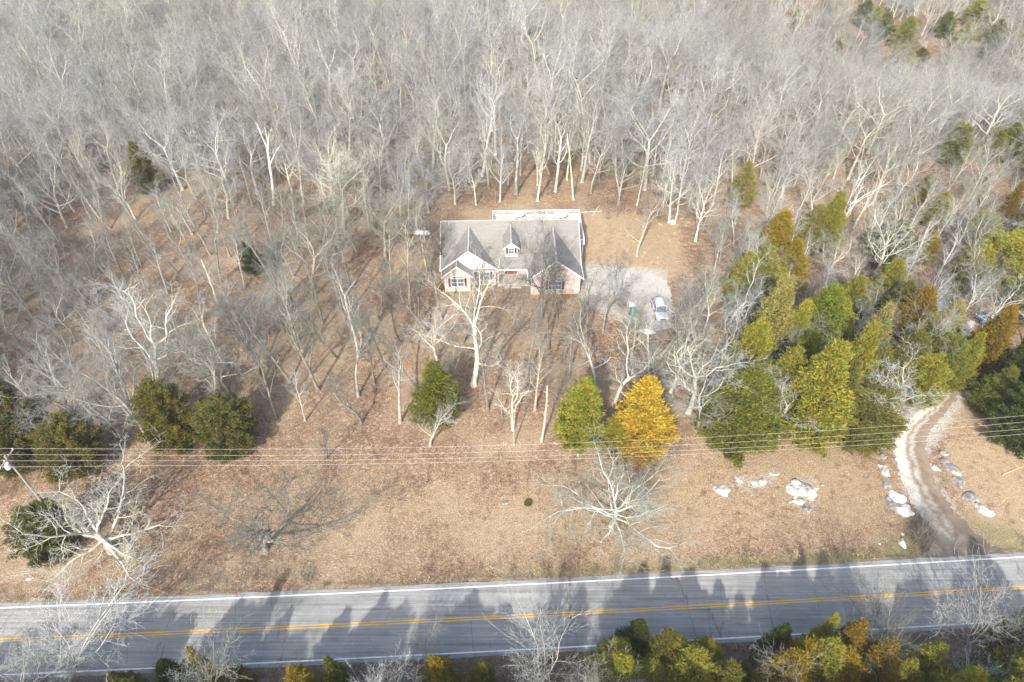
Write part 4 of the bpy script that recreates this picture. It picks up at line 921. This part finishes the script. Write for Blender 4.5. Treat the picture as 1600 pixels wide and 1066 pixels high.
for q in [(1408, 25, 75, 34, OLIVE, 'olive cedar in the distant valley thicket, tallest'), (1375, 20, 60, 34, DKOL, 'dull cedar beginning the distant valley thicket'), (1402, 70, 108, 40, OLIVE, 'olive cedar at the near end of the distant valley thicket'),
          (1360, 10, 48, 26, YG, 'yellow-green cedar high in the distant valley thicket'), (1432, 75, 105, 30, DKOL, 'dull low cedar beside the near end of the valley thicket'), (1345, 0, 40, 30, DKOL, 'dull cedar at the skyward end of the valley thicket'),
          (1470, 18, 58, 30, GREEN, 'green cedar past the distant valley thicket'), (1500, 35, 75, 30, OLIVE, 'olive cedar past the green one in the distance'), (1548, 30, 72, 34, GREEN, 'green distant cedar near the top corner'),
          (1535, 60, 90, 24, DKOL, 'small dull cedar beneath the green distant one'), (1590, 50, 88, 30, OLIVE, 'olive cedar in the top corner'), (1240, 10, 50, 16, OLIVE, 'thin olive cedar in the far pale woods'),
          (1520, 0, 36, 40, YG, 'yellow-green cedar on the top edge'), (1300, 60, 95, 20, DKOL, 'small dull cedar before the distant valley'),
          (394, -12, 46, 20, LIME, 'bright green narrow cedar on the top edge of the woods'), (853, 4, 36, 28, YG, 'round yellow-green cedar at the top edge behind the house'), (620, 0, 34, 16, GREEN, 'small green cedar on the top edge between two brighter ones')]:
    cedar(*q[:5], 'egg', q[5])
for k, q in enumerate([(1160, 500, 600, 60, OLIVE), (1212, 545, 640, 66, OLIVE), (1240, 610, 680, 56, DKOL), (1318, 432, 500, 46, OLIVE), (1345, 545, 625, 56, DKOL), (1368, 590, 648, 44, OLIVE), (1240, 520, 600, 56, LIME), (1418, 490, 565, 46, OLIVE),
        (1462, 468, 540, 40, SAND), (1152, 395, 470, 44, OLIVE), (1290, 470, 550, 50, OLIVE), (1180, 600, 672, 60, DKOL), (1385, 440, 520, 44, DKOL), (1590, 440, 500, 50, OLIVE), (1490, 415, 470, 40, DKOL), (1275, 610, 678, 50, YG)]):
    cedar(*q, 'egg', ordw[k] + ' filler among the crowded olive cedars of the grove, counted outwards from the lawn')
B_ = [(345, 1012, 1085, 40, SAND, 'cone', 'lone tall sandy cedar sticking up below the road'), (292, 1035, 1085, 60, DKGREEN, 'egg', 'dark cedar beside the lone sandy one below the road'),
      (385, 1040, 1085, 46, DKOL, 'egg', 'dull cedar on the far side of the lone sandy one'), (215, 1055, 1100, 60, DKOL, 'egg', 'dark olive cedar below the wide roadside bare tree'),
      (480, 1044, 1090, 56, GOLD, 'egg', 'golden cedar peeping over the bottom edge'), (535, 1030, 1085, 50, GREEN, 'cone', 'green cedar beside the bright bare tree below the road'),
      (690, 1030, 1085, 66, GOLD, 'egg', 'golden cedar at the bottom edge below the dark road stain'), (756, 1038, 1085, 50, GREEN, 'egg', 'green cedar next to the golden one at the bottom edge'),
      (985, 972, 1050, 66, DKGREEN, 'cone', 'dark green cedar starting the roadside cedar row'), (955, 1005, 1082, 76, YG, 'egg', 'yellow-green cedar in front of the dark first one'),
      (1040, 1000, 1075, 74, OLIVE, 'egg', 'gold-tipped olive cedar second in the roadside row'), (1092, 1004, 1070, 62, OLIVE, 'egg', 'olive cedar beside the shaded gap in the roadside row'),
      (1010, 1040, 1105, 90, YG, 'egg', 'yellow-green cedar at the bottom edge before the row'), (1140, 1045, 1105, 60, DKGREEN, 'cone', 'low dark cedar in the gap of the roadside row'),
      (1195, 978, 1060, 56, DKGREEN, 'cone', 'dark green cedar rising above the lower road line'), (1258, 962, 1055, 44, YG, 'cone', 'thin yellow-green cedar topping the golden group'),
      (1225, 1005, 1088, 76, GOLD, 'egg', 'golden cedar in the middle of the roadside row'), (1297, 972, 1062, 66, ORANGE, 'cone', 'orange-gold pointed cedar ending the golden group'),
      (1285, 1020, 1100, 90, GOLD, 'egg', 'big golden cedar at the bottom edge'), (1330, 1030, 1100, 60, DKGREEN, 'egg', 'dark cedar shaded by the big golden one'),
      (1425, 1010, 1082, 66, YG, 'cone', 'yellow-green cedar behind the white-limbed bare tree'), (1385, 1032, 1100, 60, OLIVE, 'egg', 'olive cedar between big golden and white-limbed tree'),
      (1565, 952, 1035, 74, DKGREEN, 'egg', 'dark cedar on the verge below the driveway mouth'), (1590, 985, 1075, 80, OLIVE, 'egg', 'olive cedar in the bottom corner'), (1530, 1015, 1090, 70, DKOL, 'egg', 'dull cedar beside the one in the bottom corner'),
      (958, 1028, 1135, 90, YG, 'egg', 'yellow-green cedar filling the bottom edge before the first dark cedar'), (1060, 1018, 1130, 100, OLIVE, 'egg', 'wide olive cedar at the bottom edge below the second in the row'), (1112, 1038, 1135, 70, DKOL, 'egg', 'dull olive cedar at the bottom edge beside the shaded gap'),
      (1205, 1022, 1135, 90, GOLD, 'egg', 'golden cedar at the bottom edge starting the golden group'), (1255, 1004, 1125, 90, OLIVE, 'egg', 'tall olive cedar inside the golden group'), (1335, 1004, 1120, 76, ORANGE, 'egg', 'orange-olive cedar at the far end of the golden group'),
      (1020, 985, 1085, 60, DKOL, 'cone', 'dull pointed cedar between the first dark and second olive cedars'), (1455, 1050, 1140, 80, YG, 'egg', 'yellow-green cedar low on the bottom edge under the white limbs'), (1540, 1030, 1140, 90, OLIVE, 'egg', 'olive cedar low on the bottom edge next to the corner'), (1602, 1000, 1120, 80, DKOL, 'egg', 'dull cedar cut by the bottom corner'),
      (1480, 1045, 1110, 70, DKOL, 'egg', 'low cedar beneath the white-limbed bare tree')]
for q in B_: cedar(*q)

# trees standing just outside the frame on the near side: they shade the road
r = random.Random(77)
row = [(x + r.uniform(-.6, .6), 17.5 + r.uniform(-1, 1) + .05 * x, r.uniform(10.5, 12.3), 'b' if k % 4 == 1 else 'c') for k, x in enumerate(np.arange(-66, 72, 3.4))]
for a, b_ in [(-51, -45), (-42, -27), (-23, -19.5), (-15, -11), (-6, 0), (4, 19), (24, 32), (36, 38), (43, 48)]:
    for x in np.arange(a + 1, b_, 2.3): row.append((x - 5.2 + r.uniform(-.4, .4), 15.5 + .05 * x + r.uniform(-1.2, 1.2), r.uniform(13.5, 15.2), 'b' if r.random() < .35 else 'c'))
for i, (x, y, h, kd) in enumerate(row):
    if kd == 'c':
        t = thing('cedar_tree', 'tall cedar standing below the bottom edge, seen only by its shadow on the road', 'cedar', (x, y, 0), r.uniform(0, 6), 'cedars below the picture')
        cm, tm = CED[('round', 'egg')[i % 2]][i % 2]; t.scale = (.95, .95, h / 10)
        for n_, m_ in (('crown', cm), ('trunk', tm)):
            o = bpy.data.objects.new(n_, m_); COL.objects.link(o); o.parent = t; o.color = (*OLIVE, 1)
    else: plant('forest', i, x, y, h + 1.5, r.uniform(0, 6.28), .9, label='tall bare tree standing below the bottom edge, seen only by its shadow', group='bare trees below the picture')

# ------------------------------------------------------------------ the woods
CLEAR = [(0, 716), (228, 706), (310, 655), (400, 625), (455, 590), (480, 490), (520, 435), (570, 402), (640, 405), (655, 340), (760, 318), (930, 316), (1075, 345), (1090, 430), (1085, 700), (1390, 690), (1440, 600), (1480, 545), (1505, 490), (1580, 490), (1600, 560), (1900, 560), (1900, 1300), (-300, 1300), (-300, 740)]
CLEAR2 = [(1240, 385), (1300, 372), (1340, 395), (1330, 440), (1250, 450)]
def inside(poly, x, y):
    c = False; j = len(poly) - 1
    for i in range(len(poly)):
        if (poly[i][1] > y) != (poly[j][1] > y) and x < (poly[j][0] - poly[i][0]) * (y - poly[i][1]) / (poly[j][1] - poly[i][1]) + poly[i][0]: c = not c
        j = i
    return c
r = random.Random(2024); pts = []; cells = {}
for _ in range(60000):
    y = 40 + 235 * r.random() ** .9; x = r.uniform(-1, 1) * (62 + y * .68)
    sm = r.random() < .35; md = 4.0 if sm else (6.2 if y > 125 else 6.4)
    if x < -20 and y < 115: md = 5.0
    px, py = P(x, y, hz(x, y))
    if inside(CLEAR, px, py) or inside(CLEAR2, px, py): continue
    if px > 1090 and py > 300 and r.random() < .55: continue
    if px < 520 and py > 380 and r.random() < (.66 if px > 180 else .5): continue
    k = (int(x // 5), int(y // 5)); ok = True
    for a in (-1, 0, 1):
        for b_ in (-1, 0, 1):
            for q in cells.get((k[0] + a, k[1] + b_), ()):
                if (q[0] - x) ** 2 + (q[1] - y) ** 2 < md * md * (.5 if sm != q[2] else 1): ok = False
    if not ok: continue
    if any((q[0] - x) ** 2 + (q[1] - y) ** 2 < 9 for q in HER) or any((q[0] - x) ** 2 + (q[1] - y) ** 2 < (q[2] * .6 + .3) ** 2 for q in CEDP): continue
    if any(q[1] > 112 and abs(q[0] - x * q[1] / y) < q[2] + 2.2 and -13 < y - q[1] < 2 for q in CEDP): continue
    cells.setdefault(k, []).append((x, y, sm)); pts.append((x, y, px, py, sm))
def visible(q): return -15 < q[2] < 1615 and -60 < q[3] < 1080
near = sorted([q for q in pts if visible(q)], key=lambda q: q[1])
NIND = 300 - len(HER)
ind = near[:NIND]; far = near[NIND:] + [q for q in pts if not visible(q)]
bkt = [(110, 'in the woods above the utility pole'), (210, 'in the woods above the huge spreading oak'), (320, 'in line with the round olive cedar'), (420, 'in line with the dull green cedar'), (520, 'beyond the leafy slope'),
       (640, 'between leafy slope and propane tank'), (710, 'in line with the propane tank'), (770, 'behind the white gable'), (830, 'behind the dormer'), (910, 'behind the arched-window wing'), (1000, 'beyond the golden clearing'),
       (1060, 'in line with the silver SUV'), (1150, 'in line with the broad green cedar'), (1220, 'in line with the golden pointed cedar'), (1300, 'in line with the big rounded outcrop'), (1370, 'in line with the squat dark cedar'), (1450, 'in line with the driveway bend'), (1520, 'in line with the driveway mouth'), (9999, 'in line with the blue tarps')]
cnt = {}
for q in ind:
    x, y, px, py, _ = q; ph = next(b_[1] for b_ in bkt if px < b_[0]); cnt[ph] = cnt.get(ph, 0) + 1
    side = x < -15 and y < 120
    kind = 'slim' if q[4] or (side and r.random() < .5) else ('crooked' if (not side and r.random() < .18) else 'forest')
    h = r.uniform(12.5, 18.5) if kind != 'slim' else r.uniform(10, 16); pal = r.random(); wd = r.uniform(.95, 1.4) if kind == 'forest' else r.uniform(.8, 1.1)
    if px > 1150: h *= .82
    pal = min(1, max(0, pal * .6 + .2 + .35 * math.sin(x * .07 + 1) * math.sin(y * .09 + x * .03)))
    br = (.55 + .95 * pal) if not side else (.62 + .45 * pal); br *= 1.0
    cword = 'pale' if br > 1.15 else ('dark' if br < .85 else 'grey'); sword = {'forest': 'broad' if wd > 1.2 else 'tall', 'slim': 'slender', 'crooked': 'crooked'}[kind]
    wr = r.uniform(-.03, .05)
    plant(kind, r.randrange(9), x, y, h, r.uniform(0, 6.28), wd, (r.gauss(0, .05), r.gauss(0, .04)), (br * (1 + wr), br, br * (1 - wr)), f'{sword} {cword} bare tree, {ordw[min(38, cnt[ph] - 1)]} back, {ph}', 'bare trees of the woods')

def scatter(name, pts_, variants, label, cat, rot=6.283):
    me = bpy.data.meshes.new(name); me.from_pydata([(p[0], p[1], hz(p[0], p[1]) - .05) for p in pts_], [], [])
    rr_ = random.Random(9)
    a = me.attributes.new('sc', 'FLOAT_VECTOR', 'POINT'); a.data.foreach_set('vector', [c for p in pts_ for c in p[2]])
    a = me.attributes.new('rot', 'FLOAT_VECTOR', 'POINT'); a.data.foreach_set('vector', [c for p in pts_ for c in (rr_.gauss(0, .05), rr_.gauss(0, .05), rr_.uniform(0, 6.28))])
    o = bpy.data.objects.new(name, me); COL.objects.link(o)
    ng = bpy.data.node_groups.new(name, 'GeometryNodeTree'); ng.interface.new_socket('Geometry', in_out='INPUT', socket_type='NodeSocketGeometry'); ng.interface.new_socket('Geometry', in_out='OUTPUT', socket_type='NodeSocketGeometry')
    gi = ng.nodes.new('NodeGroupInput'); g_o = ng.nodes.new('NodeGroupOutput'); ip = ng.nodes.new('GeometryNodeInstanceOnPoints'); jn = ng.nodes.new('GeometryNodeJoinGeometry')
    for objs in variants:
        j2 = ng.nodes.new('GeometryNodeJoinGeometry'); g2 = ng.nodes.new('GeometryNodeGeometryToInstance')
        for ob in objs:
            oi = ng.nodes.new('GeometryNodeObjectInfo'); oi.transform_space = 'ORIGINAL'; oi.inputs['Object'].default_value = ob; ng.links.new(oi.outputs['Geometry'], j2.inputs[0])
        ng.links.new(j2.outputs[0], g2.inputs[0]); ng.links.new(g2.outputs[0], jn.inputs[0])
    ri = ng.nodes.new('FunctionNodeRandomValue'); ri.data_type = 'INT'; ri.inputs[4].default_value = 0; ri.inputs[5].default_value = len(variants) - 1
    s_ = ng.nodes.new('GeometryNodeInputNamedAttribute'); s_.data_type = 'FLOAT_VECTOR'; s_.inputs[0].default_value = 'sc'
    ra = ng.nodes.new('GeometryNodeInputNamedAttribute'); ra.data_type = 'FLOAT_VECTOR'; ra.inputs[0].default_value = 'rot'
    ip.inputs['Pick Instance'].default_value = True
    ng.links.new(gi.outputs[0], ip.inputs['Points']); ng.links.new(jn.outputs[0], ip.inputs['Instance']); ng.links.new(ri.outputs[2], ip.inputs['Instance Index'])
    ng.links.new(s_.outputs[0], ip.inputs['Scale']); ng.links.new(ra.outputs[0], ip.inputs['Rotation']); ng.links.new(ip.outputs[0], g_o.inputs[0])
    mo = o.modifiers.new('scatter', 'NODES'); mo.node_group = ng
    return tag(o, label, cat, kind='stuff')
def sample_of(kind):
    out = []
    for tm, cm, top in KIND[kind]:
        ob = next(o for o in COL.objects if o.data == tm and o.name.startswith('trunk')); oc = next(o for o in COL.objects if o.data == cm and o.name.startswith('crown')); out.append(([ob, oc], top))
    return out
have = {o.data.name for o in COL.objects if o.type == 'MESH'}
vset = [(o, t) for k in ('forest', 'slim') for o, t in sample_of(k) if True]
fp = []
for q in far:
    s = r.uniform(.7, .95) if q[4] else r.uniform(.9, 1.15); k = .85 if q[2] > 1150 else 1.0; e = r.uniform(.95, 1.1) if q[4] else r.uniform(1.1, 1.4); fp.append((q[0], q[1], (s * e * k, s * e * k, s * k)))
fo = scatter('far_woods', fp, [v[0] for v in vset], 'mass of bare grey winter trees filling the distance beyond the nearer trunks', 'woods')
fo.color = (1.12, 1.1, 1.08, 1)

# underbrush: leafless shrubs and saplings on the forest floor
sp = []
for i, (tm, cm, top) in enumerate(KIND['sapling']):
    x, y = [(-58, 66), (62, 92)][i]
    t = plant('sapling', i, x, y, 3.0 + i * .6, 1.0, label=['thin leafless sapling under the tall trees above the cedar thicket', 'bushy leafless sapling in the grove beyond the cedar row'][i], group='saplings', name='sapling')
    sp.append([c for c in t.children])
ub = []
for _ in range(9000):
    y = 44 + 200 * r.random(); x = r.uniform(-1, 1) * (62 + y * .68); px, py = P(x, y, 0)
    if inside(CLEAR, px, py) or (inside(CLEAR2, px, py)): continue
    if 200 < px < 540 and py > 390 and r.random() < .8: continue
    d_ = math.sin(x * .11 + 2) * math.sin(y * .13 + x * .05) + r.uniform(-.9, .9)
    if d_ < .15: continue
    s = r.uniform(.5, 1.5); ub.append((x, y, (s, s, s * r.uniform(.7, 1.1))))
# brush strips: lower road edge, cedar row, behind the house and the front yard thickets
for _ in range(150):
    x = r.uniform(-75, 75)
    if not 44 < x < 58: ub.append((x, road_y(x) + 4.5 + r.gauss(0, .5) ** 2, (r.uniform(.12, .3),) * 3))
for _ in range(230):
    x = r.uniform(-75, 75); ub.append((x, road_y(x) - r.uniform(4.6, 9), (r.uniform(.35, .8),) * 3))
for (cx_, cy_, w_, h_, n_) in [(905, 600, 60, 50, 26), (1035, 540, 70, 70, 40), (1000, 330, 90, 16, 26), (940, 640, 120, 40, 30), (1120, 480, 40, 150, 60), (1440, 840, 18, 24, 14), (100, 730, 110, 60, 50), (1300, 470, 120, 90, 70), (690, 610, 50, 60, 18), (470, 560, 120, 90, 16)]:
    for _ in range(n_):
        a = G(cx_ + r.uniform(-1, 1) * w_, cy_ + r.uniform(-1, 1) * h_); s = r.uniform(.35, .95); ub.append((a[0], a[1], (s, s, s)))
uo = scatter('underbrush', ub, sp, 'leafless brown undergrowth and saplings between the trunks', 'undergrowth'); uo.color = (.72, .62, .56, 1)

# small shrubs, fallen wood
# straw tufts and leaf clumps on the open ground
def tuft_mesh(seed, n, hh, ww, m):
    rr = random.Random(seed); b = MB()
    for _ in range(n):
        a = Vector((rr.gauss(0, .16), rr.gauss(0, .16), 0)); d = Vector((rr.gauss(0, .5), rr.gauss(0, .5), 1)).normalized(); wv = d.cross(Vector((rr.gauss(0, 1), rr.gauss(0, 1), .1))).normalized() * ww
        q = len(b.v); b.v += [tuple(a + wv), tuple(a - wv), tuple(a + d * hh * rr.uniform(.5, 1.1))]; b.f.append((q, q + 1, q + 2))
    me = bpy.data.meshes.new('blades'); me.from_pydata(b.v, [], b.f); me.materials.append(m); return me
def tuft_mat():
    m, t, b = mat('dry_tuft', .95); oi = N(t, 'ShaderNodeObjectInfo')
    t.links.new(ramp(t, oi.outputs['Random'], [(0, (.16, .10, .06)), (.3, (.34, .23, .13)), (.6, (.50, .39, .23)), (.85, (.66, .54, .36)), (1, (.30, .29, .12))]), b.inputs['Base Color']); return m
TM = tuft_mat(); tv = []
for i, (a, c) in enumerate([(1300, 770), (700, 800)]):
    x, y = G(a, c); o = bpy.data.objects.new('grass_tuft', tuft_mesh(i, 34, [.28, .16][i], [.02, .035][i], TM)); COL.objects.link(o); o.location = (x, y, 0)
    tag(o, ['single straw tuft beside the big rounded outcrop', 'single low tuft alone in the open leaf-strewn field'][i], 'grass tuft'); tv.append([o])
tp = []; r = random.Random(8)
while len(tp) < 15000:
    y = r.uniform(26, 112); x = r.uniform(-1, 1) * (50 + .5 * y)
    o_ = y - road_y(x)
    if -4.4 < o_ < 4.3: continue
    px, py = P(x, y, 0)
    if inside([(905, 405), (1060, 415), (1060, 525), (1000, 525), (905, 465)], px, py) or inside([(1395, 870), (1395, 660), (1450, 620), (1470, 500), (1550, 500), (1490, 700), (1590, 870)], px, py) or (680 < px < 925 and 330 < py < 465): continue
    k_ = math.sin(x * .21 + 1.3) * math.sin(y * .27 + x * .11) + .5 * math.sin(x * .7 + y * .5) + (1.2 if o_ < 6.5 and o_ > 0 else 0) + (.5 if px > 1050 else 0)
    if k_ + r.uniform(-.8, .8) < .2: continue
    s = r.uniform(.5, 1.4) * (1.5 if 0 < o_ < 6 and r.random() < .3 else 1); tp.append((x, y, (s, s, s * r.uniform(.7, 1.2))))
scatter('grass_tufts', tp, tv, 'dry straw tufts and leaf clumps scattered over the open ground', 'grass')
def shrub(px, py, h, wd, col, label, green=False):
    x, y = G(px, py)
    if green:
        t = thing('small_shrub', label, 'shrub', (x, y, 0), 1); cm, tm = CED['round'][0]
        o = bpy.data.objects.new('crown', cm); COL.objects.link(o); o.parent = t; o.color = (*col, 1); t.scale = (wd / 5.6, wd / 5.6, h / 10); return t
    t = plant('sapling', 1, x, y, h, px * .1, wd, label=label, group='roadside shrubs', cat='shrub', name='leafless_shrub', color=col)
    return t
shrub(825, 787, .45, .9, DKOL, 'tiny olive shrub by the small grey rock in the open field', True)
shrub(1372, 683, .9, 1.2, YG, 'small yellow-green shrub under the wires beside the driveway', True)
for i, (a, c, h, lb) in enumerate([(70, 925, 1.6, 'dark leafless shrub on the upper verge nearest the utility pole'), (290, 905, 1.8, 'tall dark weeds on the upper verge below the lone field tree'), (340, 903, 1.4, 'low dark weeds just beyond the tall ones on the verge'), (480, 905, 1.9, 'leafless shrub on the upper verge past the lone field tree'),
        (670, 895, 1.7, 'leafless shrub on the upper verge midway along the field'), (750, 893, 1.2, 'low leafless shrub on the upper verge before the wide pale oak'), (880, 886, 1.2, 'low dark brush on the verge under the wide pale oak edge'), (965, 880, 1.2, 'dark brush on the verge directly below the wide pale oak'),
        (1030, 878, 1.3, 'dark brush on the verge just past the wide pale oak'), (1165, 868, 1.5, 'thin dark shrub on the verge below the flat limestone patches'), (1230, 864, 1.2, 'dark shrub on the verge below the big outcrop'), (1441, 850, 1.7, 'dark shrub at the corner of driveway and road')]):
    shrub(a, c, h, 1.1, (.45, .40, .36), lb)
def log(p, q, rad0, m, label, name='fallen_branch'):
    a = Vector((*G(*p), rad0)); c = Vector((*G(*q), rad0)); b = MB(); rr_ = random.Random(int(p[0])); n = 6
    pts = [a.lerp(c, i / n) + Vector((rr_.gauss(0, .08), rr_.gauss(0, .08), 0)) for i in range(n + 1)]
    b.tube(pts, [rad0 * (1 - .5 * i / n) for i in range(n + 1)], 7, True)
    for i in (2, 4): b.tube([pts[i], pts[i] + Vector((rr_.uniform(-.6, .6), rr_.uniform(.3, .9), .15))], [rad0 * .5, rad0 * .15], 5)
    return tag(b.build(name, m), label, 'branch')
log((1563, 743), (1606, 726), .07, M['cut_wood'], 'long straw-coloured pole lying on the lawn at the frame edge')
log((468, 487), (482, 482), .10, M['dead_wood'], 'pale fallen branch on the upper leafy slope')
log((450, 490), (447, 502), .09, M['dead_wood'], 'short pale fallen branch beside the longer one on the slope')
log((1215, 355), (1240, 318), .12, M['dead_wood'], 'pale fallen trunk at the wood edge behind the golden pointed cedar')
log((905, 333), (940, 330), .09, M['dead_wood'], 'pale fallen branches behind the clearing near the rear deck')
log((925, 338), (936, 322), .08, M['dead_wood'], 'grey branch lying across the fallen pale one near the rear deck')
log((520, 400), (575, 372), .10, M['dead_wood'], 'dead branch on the slope above the propane tank')

# ------------------------------------------------------------------ thin air haze round camera and scene
def haze_box(dens):
    b = MB(); b.box(-1600, 1600, -320, 2600, -20, 72.5)
    m = bpy.data.materials.new('haze'); m.use_nodes = True; t = m.node_tree; t.nodes.remove(t.nodes['Principled BSDF'])
    v = t.nodes.new('ShaderNodeVolumePrincipled'); v.inputs['Color'].default_value = (1, 1, .97, 1); v.inputs['Density'].default_value = dens; v.inputs['Anisotropy'].default_value = .2
    t.links.new(v.outputs[0], t.nodes['Material Output'].inputs['Volume'])
    return tag(b.build('haze', m), 'thin pale winter haze over the whole wood', 'haze', kind='stuff')
haze_box(.00028)
